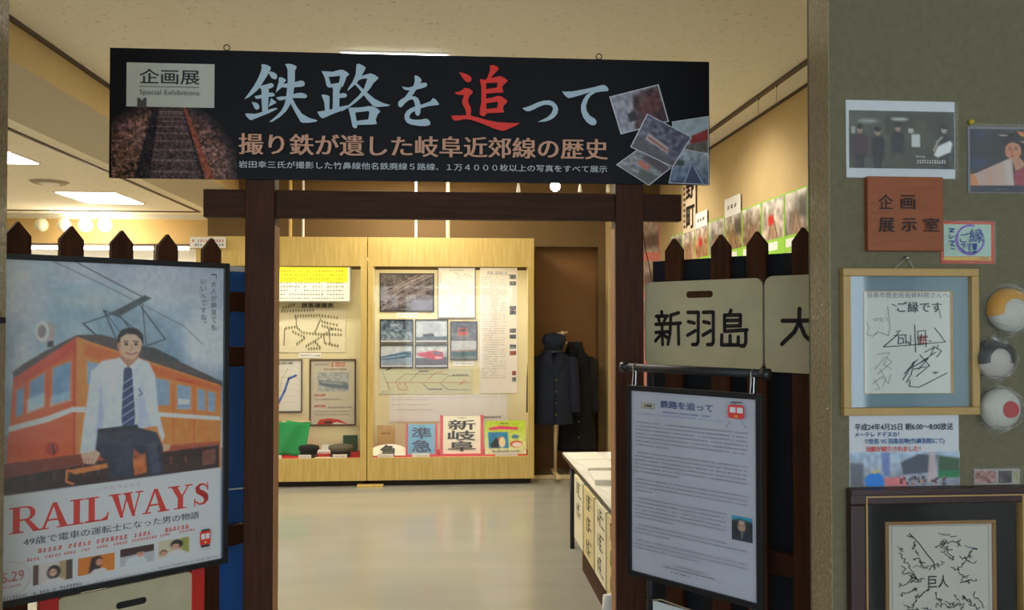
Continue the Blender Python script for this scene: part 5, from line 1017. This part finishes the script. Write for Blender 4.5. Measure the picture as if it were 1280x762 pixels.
cv.line(T((378, 284), (398, 280)), 1, (60, 36, 32)); cv.line(T((430, 280), (452, 284)), 1, (60, 36, 32)); cv.line(T((386, 298), (400, 297)), 1.4, (50, 30, 30)); cv.line(T((430, 297), (448, 299)), 1.4, (50, 30, 30)); cv.line(T((412, 300), (406, 332)), 1, (150, 96, 72)); cv.line(T((402, 350), (420, 351)), 1.6, (160, 40, 40))
cv.poly(T((400, 370), (470, 360), (520, 420), (440, 480)), (180, 128, 100), 1, 3); cv.poly(T((420, 480), (500, 440), (900, 380), (900, 585), (430, 585)), (150, 46, 62), 1, 2)
cv.poly(T((440, 150), (520, 165), (640, 200), (640, 230), (520, 210), (470, 190)), (190, 110, 50), 1, 2); cv.poly(T((470, 230), (520, 240), (540, 260), (500, 250)), (190, 170, 130), 1, 2)
cv.poly(T((70, 500), (110, 490), (380, 372), (408, 380), (425, 585), (70, 585)), (184, 156, 142), 1, 1.5); cv.poly(T((68, 490), (100, 490), (130, 530), (140, 585), (68, 585)), (196, 126, 72), 1, 3); cv.poly(T((340, 395), (395, 375), (420, 580), (370, 580)), (190, 184, 178), .7, 6); cv.poly(T((210, 450), (240, 440), (260, 580), (220, 580)), (190, 130, 104), .5, 5)
cv.poly(T((68, 585), (900, 585), (900, 640), (68, 640)), (30, 34, 50), 1, 1); cv.build('photograph_print', e, -.003)
a = Flat(f, -.0036, 1.3); a.marks(*f.rect(*D4(275, 600), *D4(370, 620)), (96, 100, 110), rnd, 1, .005); a.build('lettering', e)
MB().box(x0 - .003, x1 + .003, -.0055, -.005, z0 - .003, z1 + .008).build('laminate', FILM, e)
MB().cyl((f.hit(1212, 153)[0], -.012, f.hit(1212, 153)[1]), (f.hit(1212, 153)[0], .001, f.hit(1212, 153)[1]), .006).build('push_pin', mat('yellow_pin', (200, 180, 30), .4), e, True)
# autograph frame
e, f, (x0, z0, x1, z1) = wthing('autograph_frame', 'pale gold frame with a signed square card on a blue-grey mount', 'picture', (1049.5, 335.5, 1219.5, 517), -.001)
C6 = lambda X, Y: (1040 + X / 3.3125, 310 + Y / 3.3125)
MB().frame(x0, x1, z0, z1, .021, -.022, 0).build('frame', M_GOLD, e, bevel=.002)
box('mount', mat('blue_grey_mount', (128, 154, 164), .7), x0 + .015, x1 - .015, -.004, -.001, z0 + .015, z1 - .015, e)
bb = f.rect(*C6(126, 176), *C6(498, 600)); box('gold_edge', M_GOLD, bb[0], bb[2], -.007, -.004, bb[1], bb[3], e)
bb = f.rect(*C6(128, 180), *C6(484, 598)); box('signature_card', mat('signature_paper', (228, 232, 224), .7), bb[0], bb[2], -.0085, -.007, bb[1], bb[3], e)
a = Flat(f, -.0092, 1.4); IK = (44, 48, 56); IKL = (100, 108, 118)
a.textpx('羽島市歴史民俗資料館さんへ', *C6(136, 182), *C6(474, 206), (90, 96, 104))
a.textpx('ご縁です', *C6(262, 222), *C6(445, 266), IK, .004, ((0, 0), (.015, .01)))
def sc(pts, wd, col=IK, cap=True): a.strokepx([C6(*p) for p in pts], wd, col, cap, False)
sc([(240, 232), (258, 240)], .0018); sc([(430, 240), (442, 290)], .0016)
for P_ in ([(205, 408), (300, 402), (460, 388), (440, 360), (416, 330)], [(205, 408), (250, 370), (268, 350)], [(258, 345), (275, 342)], [(248, 362), (300, 358)], [(268, 365), (266, 395), (288, 392), (286, 372), (268, 372)], [(296, 362), (298, 395)], [(318, 360), (316, 398), (300, 385)], [(334, 318), (338, 430)], [(346, 345), (350, 400)], [(345, 345), (372, 340)], [(345, 372), (385, 368)], [(378, 340), (380, 408)], [(362, 355), (358, 395)], [(392, 382), (402, 386)]): sc(P_, .0022)
for P_ in ([(285, 545), (330, 470), (320, 520), (300, 555)], [(290, 520), (345, 460)], [(310, 500), (390, 455), (350, 500)], [(355, 440), (395, 485), (340, 530)], [(360, 470), (420, 430)], [(375, 430), (415, 410), (400, 440)], [(410, 405), (445, 425), (425, 450)], [(425, 415), (432, 400)], [(315, 545), (312, 570), (350, 575), (400, 550), (466, 516)], [(330, 500), (380, 490)]): sc(P_, .0022, (54, 60, 72))
for P_ in ([(160, 295), (195, 290), (190, 305)], [(200, 288), (204, 308)], [(215, 285), (222, 300)], [(132, 300), (145, 330), (135, 355), (160, 365), (180, 345), (225, 362), (232, 330), (222, 240)], [(166, 300), (180, 300)]): sc(P_, .0012, IKL)
for P_ in ([(170, 500), (210, 450), (240, 470), (180, 520)], [(180, 440), (230, 430), (205, 480), (240, 500)], [(165, 540), (190, 580), (170, 585)], [(160, 560), (200, 530), (225, 560), (235, 520)], [(190, 500), (215, 540), (200, 575)]): sc(P_, .0012, (120, 126, 128))
a.textpx('印', *C6(345, 360), *C6(388, 402), (186, 70, 66), .02) if False else [sc(P_, .0022, (188, 74, 70)) for P_ in ([(348, 364), (386, 364)], [(350, 380), (384, 380)], [(356, 366), (356, 400)], [(372, 366), (368, 400)], [(348, 396), (384, 392)])]
sc([(410, 514), (418, 512)], .003, (60, 70, 100)); sc([(418, 518), (428, 512)], .003, (60, 70, 100)); sc([(172, 355), (176, 357)], .002, IKL)
a.build('handwriting', e)
box('glass_pane', GLASS, x0 + .015, x1 - .015, -.0135, -.0125, z0 + .015, z1 - .015, e)
hx, hz_ = f.hit(1131.5, 322.5)
MB().cyl((hx, -.016, hz_), (hx, .001, hz_), .005).build('wall_hook', M_CHROME, e, True)
MB().tube([(f.hit(1114, 336)[0], -.008, z1 - .004), (hx, -.012, hz_ + .003), (f.hit(1141, 336)[0], -.008, z1 - .004)], .0012, 6).build('hanging_cord', mat('cord_grey', (170, 170, 165), .7), e)
# news sheet
e, f, (x0, z0, x1, z1) = wthing('news_sheet', 'white sheet about a television broadcast with crowd photograph, between the two frames', 'sheet', (1061, 519, 1198.5, 606), -.0005)
C7 = lambda X, Y: (1040 + X / 3.025, 510 + Y / 3.025)
box('sheet', mat('sheet_white', (216, 220, 224), .5), x0, x1, -.002, 0, z0, z1, e)
cv = Canvas.rect(f, *f.rect(*C7(66, 168), *C7(482, 290)), 100, 34, (140, 156, 176), 1.5, 7); cv.grad((150, 170, 190), (130, 130, 140)); cv.noise(20, 30, 8)
cv.poly([(46, 30), (62, 6), (80, 10), (76, 60), (48, 66)], (70, 76, 88), 1, 2); cv.poly([(80, 10), (100, 20), (100, 60), (80, 60)], (60, 84, 64), 1, 3); cv.poly([(80, 56), (100, 56), (100, 76), (80, 78)], (40, 110, 70), 1, 2); cv.ell(22, 84, 9, 24, (30, 110, 190), 1, 1.5); cv.line([(20, 56), (22, 60), (26, 52)], 1.6, (200, 170, 60)); cv.poly([(30, 76), (50, 72), (52, 100), (32, 100)], (190, 110, 110), 1, 2); cv.poly([(0, 30), (12, 34), (12, 100), (0, 100)], (70, 70, 76), .8, 3)
cv.poly([(72, 0), (78, 0), (79, 90), (70, 90)], (176, 160, 160), .9, 2); cv.poly([(28, 0), (36, 0), (36, 70), (30, 70)], (80, 100, 160), .7, 2)
for k in range(30): cv.ell(46 + rnd.random() * 40, 74 + rnd.random() * 22, 1.1, 4, rnd.choice([(40, 34, 40), (170, 130, 116), (90, 60, 60), (60, 60, 80)]), 1, 1)
cv.build('crowd_photograph', e, -.003)
a = Flat(f, -.0028, 1.5)
a.textpx('平成24年4月25日 朝6:00～8:00放送', *C7(84, 58), *C7(455, 80), (50, 50, 60), .014); a.textpx('メ～テレ ドデスカ！', *C7(84, 89), *C7(250, 106), (50, 80, 130), .014)
a.textpx('♡信長 VS 羽島名物(竹鼻別院にて)', *C7(120, 114), *C7(420, 134), (40, 84, 140), .01); a.textpx('当館が紹介されました！', *C7(125, 143), *C7(328, 161), (190, 50, 50), .016); a.build('lettering', e)
# large signature frame
e, f, (x0, z0, x1, z1) = wthing('signature_frame', 'large dark red-brown frame with black mount around a card of many signatures', 'picture', (1057, 609, 1290, 860), -.001)
H_ = z1 - z0; M_BURG = mat('burgundy_frame', (64, 38, 36), .35)
MB().frame(x0, x1, z0, z1, .042, -.03, 0).build('frame', M_BURG, e, bevel=.004); MB().frame(x0 + .041, x1 - .041, z0 + .03, z1 - .018, .004, -.033, -.002).build('gilt_line', M_GOLD, e)
MB().frame(x0 + .001, x1 - .001, z1 - .018, z1 - .001, .003, -.034, -.03).build('frame_lip', M_BURG, e)
box('mount', mat('black_mount', (22, 22, 26), .9, spec=.2), x0 + .02, x1 - .02, -.006, -.001, z0 + .02, z1 - .02, e)
g1 = f.rect(1103.5, 650.5, 1243, 830); MB().frame(*[g1[i] for i in (0, 2, 1, 3)], .010, -.014, -.006).build('inner_gold_frame', mat('antique_gold', (150, 108, 56), .4), e, bevel=.001)
box('signature_card', mat('signature_paper2', (206, 204, 190), .7), g1[0] + .008, g1[2] - .008, -.009, -.006, g1[1] + .008, g1[3] - .008, e)
a = Flat(f, -.0098, 1.2); i0 = (g1[0] + .02, g1[1] + .02, g1[2] - .02, g1[3] - .014)
for P_ in ([(i0[0], i0[3]), (i0[2], i0[3])], [(i0[0], i0[3]), (i0[0], i0[1])], [(i0[2], i0[3]), (i0[2], i0[1])]): a.stroke(P_, .0012, (110, 114, 120), False, False)
a.textpx('巨人', *C7(356, 628), *C7(432, 672), (50, 50, 54), .012)
rs = random.Random(21)
def sign(X, Y, dx, dy, n, amp, wd=.0021, col=(56, 60, 64)):
    pts = []
    for i in range(n): t = i / (n - 1); pts.append(C7(X + dx * t + rs.uniform(-amp, amp), Y + dy * t + rs.uniform(-amp, amp)))
    a.strokepx(pts, wd, col, False, False)
a.strokepx([C7(275, 478), C7(300, 485), C7(285, 470), C7(320, 505), C7(345, 540), C7(375, 575), C7(380, 605)], .0028, (56, 58, 60), True, False)
for s_ in ((250, 540, 50, 90, 12, 10), (255, 600, 50, 40, 10, 12), (300, 560, 40, 30, 10, 14), (380, 520, 90, -30, 14, 10), (400, 500, 50, 60, 12, 12), (420, 545, 30, 30, 8, 8), (470, 600, 50, -60, 12, 9), (480, 560, 60, 20, 10, 9), (440, 600, 60, 30, 10, 10), (250, 665, 80, -20, 12, 9), (250, 700, 60, -30, 10, 10), (300, 720, 70, -50, 16, 10, .002), (380, 690, 30, 40, 12, 9), (385, 740, 70, 0, 12, 12, .002), (470, 655, 70, -10, 12, 9), (480, 700, 60, 50, 14, 11), (520, 690, 40, 60, 10, 10), (340, 750, 50, 20, 12, 8), (260, 740, 60, 20, 10, 9), (300, 800, 200, 30, 30, 14), (270, 860, 240, 20, 30, 14), (490, 515, 30, 8, 5, 3), (400, 470, 60, 10, 8, 7)): sign(*s_)
for k in range(34):
    X = rs.uniform(245, 540); Y = rs.uniform(480, 900)
    if 340 < X < 445 and 610 < Y < 690: continue
    sign(X, Y, rs.uniform(-20, 50), rs.uniform(-30, 30), 8, 9, rs.choice((.0014, .002)))
a.strokepx([C7(522, 525), C7(538, 528)], .005, (60, 100, 110), True, False); a.build('signatures', e)
box('glass_pane', GLASS, x0 + .03, x1 - .03, -.0185, -.0175, z0 + .03, z1 - .018, e)
# small photo pair
e, f, (x0, z0, x1, z1) = wthing('photo_strip', 'tiny pair of photographs in a clear sleeve resting on the large frame', 'photograph', (1217, 586, 1274, 604.5), -.001)
box('sheet', mat('strip_paper', (170, 166, 160), .5), x0, x1, -.002, 0, z0, z1, e)
for q_, sd, bgc in (((1218, 588, 1244, 603), 1, (150, 110, 104)), ((1247, 588, 1264, 603), 2, (60, 50, 54)), ((1266, 588, 1273, 603), 3, (150, 150, 110))): cv = Canvas.rect(f, *f.rect(*q_), 20, 12, bgc, 1.3, sd); cv.noise(46, 6, 4); cv.build('photograph_print', e, -.003)
MB().box(x0 - .006, x1 + .006, -.0055, -.005, z0, z1 + .008).build('clear_sleeve', FILM, e)
# wrapped round souvenirs, plain
def wrapped(px, py, r, label, c0, c1, kind):
    x, z = WW.hit(px, py, -.03); rr = r / F_PX * 2.27; e = tag(empty('wrapped_souvenir', (x, 2.22, z)), label, 'souvenir', 'plastic wrapped round souvenirs')
    mb = MB().loft([(-.004, 0, 0, rr * .9, rr * .9), (.01, 0, 0, rr, rr), (.025, 0, 0, rr * .93, rr * .93), (.036, 0, 0, rr * .7, rr * .7), (.041, 0, 0, rr * .35, rr * .35), (.042, 0, 0, .002, .002)], 28).build('round_body', mat('glaze_%d' % c0[0], c0, .4), e, True); mb.rotation_euler = (R(90), 0, 0); mb.location.y = -.004
    if kind == 'cap':                                  # plain band over the upper half
        o = MB(); vs = []; n = 16
        for rad, yy in ((rr * 1.02, -.008), (rr * 1.015, -.0155), (rr * .945, -.0305), (rr * .72, -.0415), (rr * .55, -.0445)):
            for i in range(n + 1): t = R(-15 + 210 * i / n); vs.append((rad * math.cos(t), yy, rad * math.sin(t)))
        o.add(vs, [(j * (n + 1) + i, j * (n + 1) + i + 1, (j + 1) * (n + 1) + i + 1, (j + 1) * (n + 1) + i) for j in range(4) for i in range(n)]); o = o.build('coloured_rim', mat('glaze_b%d' % c1[0], c1, .4), e, True)
    else:
        o = MB().loft([(0, 0, 0, rr * .42, rr * .42), (.004, 0, 0, rr * .4, rr * .4)], 24).build('coloured_spot', mat('glaze_b%d' % c1[0], c1, .4), e); o.rotation_euler = (R(90), 0, 0); o.location = (rr * .2, -.0435, 0)
    rg = random.Random(int(px)); vs = []; n = 22; m_ = 9
    for j in range(m_ + 1):
        for i in range(n):
            t = 2 * math.pi * i / n; q_ = j / m_; rad = rr * (1.22 - 1.17 * q_) * (1 + rg.uniform(-.09, .09)); vs.append((rad * math.cos(t), -.004 - (.05 if q_ > .32 else .05 * q_ / .32) + rg.uniform(-.004, .004) * (j < 7), rad * math.sin(t)))
    new_mesh_obj('cellophane', vs, [(j * n + i, j * n + (i + 1) % n, (j + 1) * n + (i + 1) % n, (j + 1) * n + i) for j in range(m_) for i in range(n)], CELLO, e)
wrapped(1266, 388, 28, 'round souvenir with yellow rim in cellophane, topmost of three at right edge', (206, 206, 196), (222, 160, 30), 'cap')
wrapped(1247, 449, 25, 'round souvenir with black upper rim in cellophane, middle of three', (200, 192, 184), (36, 38, 46), 'cap')
wrapped(1254, 511, 26, 'round white souvenir with plain red spot in cellophane, lowest of three', (206, 208, 208), (190, 44, 50), 'spot')
#==ROOM==
# ------------------------------------------------------------------ right wall displays
RW = Fr((XR, 6, 0), R(-90))
ztp = RW.hit(950, 254)[1]; M_LIME = mat('lime_card_board', (150, 206, 70), .6)
cols = [839.6, 854, 870, 887, 907.5, 929.6, 954, 982.8, 1013, 1050, 1096]
DESC = ['nearest the pink board', 'below the vertical black-lettered banner', 'under the first small white sign', 'just left of the second white sign', 'under the second white sign', 'with brown autumn trackside picture', 'with the bright red railcar', 'with the fourth picket before it', 'hidden behind the right wall edge', 'furthest towards the entrance']
pal = [(150, 128, 96), (176, 150, 116), (190, 140, 100), (150, 140, 130), (150, 130, 90), (130, 110, 86), (190, 176, 160), (140, 130, 126), (130, 120, 110), (150, 140, 120)]
for i in range(10):
    s0 = RW.hit(cols[i], 300)[0]; s1 = RW.hit(cols[i + 1], 300)[0]; w_ = s1 - s0
    f = RW.sub((s0 + s1) / 2, ztp - 1.15); e = f.thing('wall_display', 'lime green bordered photo panel on the right wall, ' + DESC[i], 'display panel', 'lime bordered photo panels')
    box('board', M_LIME, -w_ / 2 + .002, w_ / 2 - .002, -.01, 0, 0, 1.15, e)
    for r in range(3):
        zt_ = 1.14 - r * .38
        cv = Canvas.rect(f, -w_ / 2 + .012, zt_ - .27, w_ / 2 - .012, zt_, 30, 22, pal[i], .95, 40 + i * 3 + r); cv.grad((214, 210, 200), pal[i], 0, 60); cv.noise(44, 8, 6).noise(22, 18, 12)
        cv.poly([(40, 45), (55, 45), (80 + (i % 3) * 8, 100), (15, 100)], (170, 130, 96), .6, 3); cv.line([(46, 45), (30, 100)], 1, (90, 70, 60)); cv.line([(52, 45), (72, 100)], 1, (90, 70, 60))
        if i in (2, 6): cv.poly([(30, 40), (52, 38), (54, 62), (30, 64)], (205, 50, 44), 1, 1.5)
        if i in (0, 4, 7): cv.poly([(60, 20), (96, 14), (96, 66), (62, 60)], (70, 72, 60), .8, 4)
        cv.build('photograph_print', e, -.0112); box('caption_strip', M_WHITE, -w_ / 2 + .02, w_ / 2 - .12, -.012, -.01, zt_ - .345, zt_ - .29, e)
def wall_sign(label, q0, q1, chars):
    a0 = RW.hit(*q0); a1 = RW.hit(*q1); zt_ = a0[1] * .5 + RW.hit(q1[0], q0[1] - (q1[0] - q0[0]) * .34)[1] * .5
    w_ = a1[0] - a0[0]; zb_ = ztp - .02; f = RW.sub((a0[0] + a1[0]) / 2, zb_, -.012); e = f.thing('small_sign', label, 'sign', 'small white signs above the photo panels'); H3 = zt_ - zb_
    box('card', M_WHITE, -w_ / 2, w_ / 2, -.003, 0, 0, H3, e); a = Flat(f, -.0038); a.marks(-w_ * .32, H3 * .4, w_ * .32, H3 * .6, (110, 90, 90), rnd, 1, w_ * .22); a.build('lettering', e)
wall_sign('small white sign above the panels beside the vertical banner', (871, 267), (886, 281), '')
wall_sign('small white sign above the photo panels, second from the banner', (908, 249), (928, 270), '')
a0 = RW.hit(856, 232)[0]; a1 = RW.hit(871.5, 232)[0]; zlo = RW.hit(863, 290)[1]; f = RW.sub((a0 + a1) / 2, zlo, -.014); w_ = a1 - a0; Hh = 1.0
e = f.thing('vertical_banner', 'tall white paper banner with black vertical characters on the right wall', 'banner'); box('paper', mat('banner_paper', (224, 204, 172), .7), -w_ / 2, w_ / 2, -.003, 0, 0, Hh * .9, e)
a = Flat(f, -.0038)
a.text('町', -w_ * .22, .03, w_ * .42, .23, (36, 30, 28), .03); a.text('野', -w_ * .22, .30, w_ * .42, .50, (36, 30, 28), .03); a.text('黒', -w_ * .22, .57, w_ * .42, .78, (36, 30, 28), .03); a.y += 0
for k in range(14): a.rect(-w_ * .42, .05 + k * .05, -w_ * .3, .075 + k * .05, (70, 60, 56), False)
a.build('lettering', e)
# pink board in the corner
WB2 = Fr((0, YB - .001, 0), 0); xa = WB2.hit(772, 300)[0] + .0; xb = WB2.hit(829, 300)[0]; zt_ = WB2.hit(815, 272)[1]
f = WB2.sub((xa + xb) / 2, .8); e = f.thing('pink_display_board', 'pink display board with pale photographs in the far right corner', 'display panel'); w_ = (xb - xa) / 2
box('board', mat('pink_card', (236, 150, 140), .7), -w_, w_, -.012, 0, 0, zt_ - .8, e)
for r in range(3):
    for k in range(2):
        cv = Canvas.rect(f, -w_ + .03 + k * w_, zt_ - .8 - .36 - r * .4, -w_ + k * w_ + w_ - .05, zt_ - .8 - .05 - r * .4, 20, 20, (200, 180, 168), 1, r * 2 + k); cv.noise(34, 6, 6); cv.poly([(0, 45), (100, 35), (100, 80), (0, 90)], (110, 84, 78), .8, 4); cv.build('photograph_print', e, -.0132)
# ------------------------------------------------------------------ coat stand, coats and cap
fr = Fr((0, 8.2, 0), 0); sx = fr.hit(694, 560)[0]; sxb = fr.hit(706, 420)[0]
cs = tag(empty('coat_stand', (sx, 8.2, 0)), 'cream wooden coat stand with crossed feet holding uniform jackets', 'coat stand')
MB().cyl((0, 0, .03), (0, 0, 1.38), .016).build('pole', M_CREAM, cs, True)
box('foot', M_CREAM, -.24, .24, -.022, .022, 0, .035, cs, .004); box('foot', M_CREAM, -.022, .022, -.24, .22, .035, .065, cs, .004)
MB().cyl((.02, .17, .06), (sxb - sx, .17, 1.44), .013).build('rear_pole', M_CREAM, cs, True)
MB().cyl((-.12, 0, 1.33), (.12, 0, 1.33), .012).cyl((sxb - sx - .06, .17, 1.415), (sxb - sx + .05, .17, 1.43), .01).build('hanger_bar', M_CREAM, cs, True)
def jacket(loc, s, z0, z1, wsh, wh, material, name, label, btn=True, slv=.9, sx_=0):
    """coat hung on the stand: shoulders, body, sleeves, lapels and buttons; z0 hem, z1 collar height"""
    e = tag(empty(name, (loc[0], loc[1], z0)), label, 'jacket'); H = z1 - z0; m_ = MB()
    rings = [(0, 0, 0, wh, .11, 2.6), (H * .03, 0, 0, wh * .99, .115, 2.6), (H * .35, 0, 0, wh * .93, .115, 2.5), (H * .6, 0, 0, wh * .93, .12, 2.4), (H * .78, 0, 0, wsh * .92, .115, 2.3), (H * .87, 0, 0, wsh * .9, .1, 2.2), (H * .93, 0, 0, wsh * .6, .08, 2.1), (H * .97, 0, 0, .085, .065), (H * 1.0, 0, 0, .07, .058)]
    m_.loft(rings, 36); o = m_.build('body', material, e, True)
    for i, v in enumerate(o.data.vertices):
        if v.co.z < H * .6: v.co.y += .007 * math.sin(v.co.x * 55) * (1 - v.co.z / (H * .6)); 
    for sg in (-1, 1):
        pts = [(H * .88, sg * wsh * .86, .0, .05, .06), (H * .84, sg * wsh * .98, 0, .064, .072), (H * .6, sg * (wsh * 1.08), -.012, .058, .066), (H * .35, sg * (wsh * 1.14), -.03, .052, .06), (H * (1 - slv), sg * (wsh * 1.16), -.045, .05, .056), (H * (1 - slv) - .004, sg * (wsh * 1.16), -.045, .044, .05)]
        MB().loft(pts[::-1], 20).build('sleeve', material, e, True)
        MB().prism([(sg * .012, H * .62), (sg * .02, H * .96), (sg * .075, H * .965), (sg * .095, H * .82), (sg * .07, H * .81), (sg * .075, H * .775)], -.128, -.104).build('lapel', material, e, bevel=.003)
    MB().box(-.004, .004, -.1235, -.1, .01, H * .62).build('front_edge', M_BLACKCLOTH, e)
    if btn:
        for k in range(4):
            o = MB().loft([(0, 0, 0, .011, .011), (.004, 0, 0, .009, .009)], 12).build('button', mat('dark_brass', (110, 96, 70), .35, metal=.7), e, True); o.rotation_euler = (R(90), 0, 0); o.location = (.018, -.122, H * (.58 - k * .15))
    MB().loft([(H * .95, 0, -.005, .088, .07), (H * 1.02, 0, 0, .078, .064), (H * 1.02, 0, 0, .06, .05)], 24, False).build('collar', material, e, True)
    return e
fr2 = Fr((0, 8.2, 0), 0)
jx = fr2.hit(691, 480)[0]; jz0 = fr2.hit(692, 529)[1]; jz1 = fr2.hit(692, 434)[1]
jacket((jx, 8.2), 1, jz0, jz1, .186, .2, M_NAVYCLOTH, 'uniform_jacket', 'navy buttoned uniform jacket on the front of the coat stand', slv=.84)
fr3 = Fr((0, 8.42, 0), 0); jx2 = fr3.hit(719, 480)[0]; jacket((jx2, 8.44), 1, fr3.hit(719, 562)[1], fr3.hit(719, 430)[1], .165, .2, M_BLACKCLOTH, 'overcoat', 'long black overcoat hanging behind the navy jacket', slv=.6)
cx_, cz_ = fr2.hit(692.5, 440)
e = tag(empty('peaked_hat', (cx_, 8.19, cz_ + .012)), 'dark navy peaked cap resting on top of the navy jacket', 'cap')
MB().loft([(0, 0, 0, .088, .088), (.05, 0, 0, .094, .094), (.085, 0, .0, .118, .11), (.13, 0, .0, .116, .108), (.165, 0, .01, .085, .08), (.178, 0, .01, .03, .03)], 28).build('crown', M_NAVYCLOTH, e, True)
vs = [(math.cos(t) * .09, -math.sin(t) * .09, .022) for t in np.linspace(.3, math.pi - .3, 11)] + [(math.cos(t) * .1, -math.sin(t) * .14 - .01, -.006) for t in np.linspace(.35, math.pi - .35, 11)]
o = new_mesh_obj('peak', vs, [(i, i + 1, i + 12, i + 11) for i in range(10)], mat('navy_peak', (26, 32, 46), .5), e, True); o.modifiers.new('s', 'SOLIDIFY').thickness = .004
# ------------------------------------------------------------------ table with hanging boards
TT = .62; zt0 = zhit(703, 565, TT); tX = zt0.x; tY1 = zt0.y; tY0 = 3.55
tb = tag(empty('folding_table', ((tX + .45), (tY0 + tY1) / 2, 0)), 'long white folding table with black legs inside the gate on the right', 'table'); L2 = (tY1 - tY0) / 2
box('tabletop', mat('table_white', (226, 224, 214), .4), -.45, .45, -L2, L2, TT - .03, TT, tb, .004)
box('edge_band', M_BLACK, -.452, -.4505, -L2, L2, TT - .028, TT - .006, tb)
for sx_ in (-1, 1):
    for sy in (-1, 1): MB().cyl((sx_ * .41, sy * (L2 - .2), 0), (sx_ * .41, sy * (L2 - .2), TT - .03), .016).build('leg', M_BLACK, tb, True)
for sy in (-1, 1): MB().cyl((-.41, sy * (L2 - .2), .3), (.41, sy * (L2 - .2), .3), .01).build('brace', M_BLACK, tb, True)
TP = Fr((tX - .006, 5, 0), R(-90))
for i, (a_, b_) in enumerate(((720, 731), (732, 745), (746, 760), (761, 778))):
    s0 = TP.hit(a_, 600)[0]; s1 = TP.hit(b_, 600)[0]; f = TP.sub((s0 + s1) / 2, .2); w_ = (s1 - s0) / 2 - .005
    e = f.thing('hanging_board', 'cream lettered board hanging from the table edge, ' + ['furthest back by the table leg', 'second from the table leg', 'third from the table leg', 'beside the gate post'][i], 'sign', 'lettered boards hanging from the table edge')
    box('board', mat('hanging_cream_%d' % (i % 2), [(226, 218, 190), (216, 200, 150)][i % 2], .6), -w_, w_, -.012, 0, 0, TT - .2 - .03, e)
    a = Flat(f, -.013); rg = random.Random(i)
    for k in range(3 if i else 2):
        zc_ = .33 - k * .125; 
        for q_ in range(4): x_ = rg.uniform(-.5, .2) * w_; a.rect(x_, zc_ - .045 + q_ * .024, x_ + w_ * rg.uniform(.3, .7), zc_ - .037 + q_ * .024, (44, 42, 38), False)
        a.rect(-w_ * .05, zc_ - .045, w_ * .08, zc_ + .04, (44, 42, 38), False); a.rect(-w_ * .4, zc_ - .04, -w_ * .3, zc_ + .03, (44, 42, 38), False)
    a.build('lettering', e)
tag(MB().box(0, .3, 0, 1.3, 0, .12).build('low_plinth', M_DARKWOOD), 'low dark wooden box on the floor beneath the folding table', 'box').location = (tX + .03, 3.9, 0)
TI = 'white papers laid out on the table'
rs = random.Random(3)
for i, (dx_, y_, w1, d1, h1, rz_) in enumerate(((.13, 5.7, .11, .15, .006, .05), (.38, 5.65, .1, .14, .014, -.1), (.14, 5.3, .1, .15, .02, .1), (.36, 5.2, .11, .15, .008, 0), (.13, 4.85, .1, .15, .03, -.05), (.37, 4.75, .1, .14, .012, .1), (.14, 4.4, .1, .15, .02, .08))):
    o = MB().box(-w1, w1, -d1, d1, 0, h1).build('paper_stack', mat('stack_white_%d' % (i % 2), [(236, 234, 226), (226, 226, 222)][i % 2], .6), bevel=.002); o.location = (tX + dx_, y_, TT); o.rotation_euler.z = rz_
    tag(o, ['thin white papers on the far left corner of the table', 'white paper pile at the far end of the table, beside the corner sheets', 'white paper stack along the table edge, second from the far end', 'flat white papers inward of the second edge stack', 'thickest white paper stack along the table edge', 'white paper pile inward of the thickest stack', 'white paper stack on the table nearest the gate post'][i], 'papers', TI)
o = MB().loft([(0, 0, 0, .07, .06), (.05, .01, 0, .085, .07), (.12, 0, .01, .07, .06), (.17, -.01, 0, .035, .03), (.21, .01, 0, .05, .02)], 18).build('plastic_bag', mat('white_plastic', (226, 228, 230), .35, bump=.8, bscale=30), None, True)
tag(o, 'crumpled white plastic bag on the floor at the foot of the right gate post', 'bag'); pb = Fr((0, 3.75, 0), 0); o.location = (Fr((0, 3.6, 0), 0).hit(765, 700)[0], 3.6, 0); o.scale = (1, 1, 1.75)
# ------------------------------------------------------------------ side room far case and sign on the left case
FW = Fr((0, 10.6, 0), 0); x0, zt_ = FW.hit(-60, 303); x1 = FW.hit(243, 303)[0]; z2 = FW.hit(100, 306.5)[1]
e = tag(empty('wall_showcase', ((x0 + x1) / 2, 10.6, 0)), 'lit wall showcase with dark top edge across the side room end', 'display case'); w_ = (x1 - x0) / 2
box('top_rail', M_RAIL, -w_, w_, -.01, .02, z2, zt_, e); box('back_panel', M_WHITE, -w_, w_, .42, .44, .6, z2, e); box('base', M_CASE, -w_, w_, 0, .44, 0, .6, e); box('glass_pane', GLASS, -w_, w_, 0, .004, .6, z2, e); box('roof_panel', M_CASE, -w_, w_, .02, .44, z2, zt_, e)
box('tube_lamp', M_LAMP, -w_ + .1, w_ - .1, .1, .13, z2 - .04, z2 - .01, e)
for k in range(3): x_ = -w_ + (k + .5) * 2 * w_ / 3; box('mullion', M_RAIL, x_ - .012, x_ + .012, -.008, .004, .6, z2, e)
f, (x0, z0, x1, z1) = base_frame(Fr((0, 7.9, 0), 0), 237.5, 296, 282, 310); e = f.thing('small_sign', 'white sign with red and blue print at the top left of the left case', 'sign')
box('card', M_WHITE, x0, x1, 0, .004, 0, z1, e); a = Flat(f, -.0008); a.marks(x0 + .02, z1 * .55, x1 - .02, z1 * .8, (190, 110, 120), rnd, .9, .024); a.marks(x0 + .02, z1 * .18, x1 - .02, z1 * .42, (110, 120, 170), rnd, .9, .024); a.build('lettering', e)
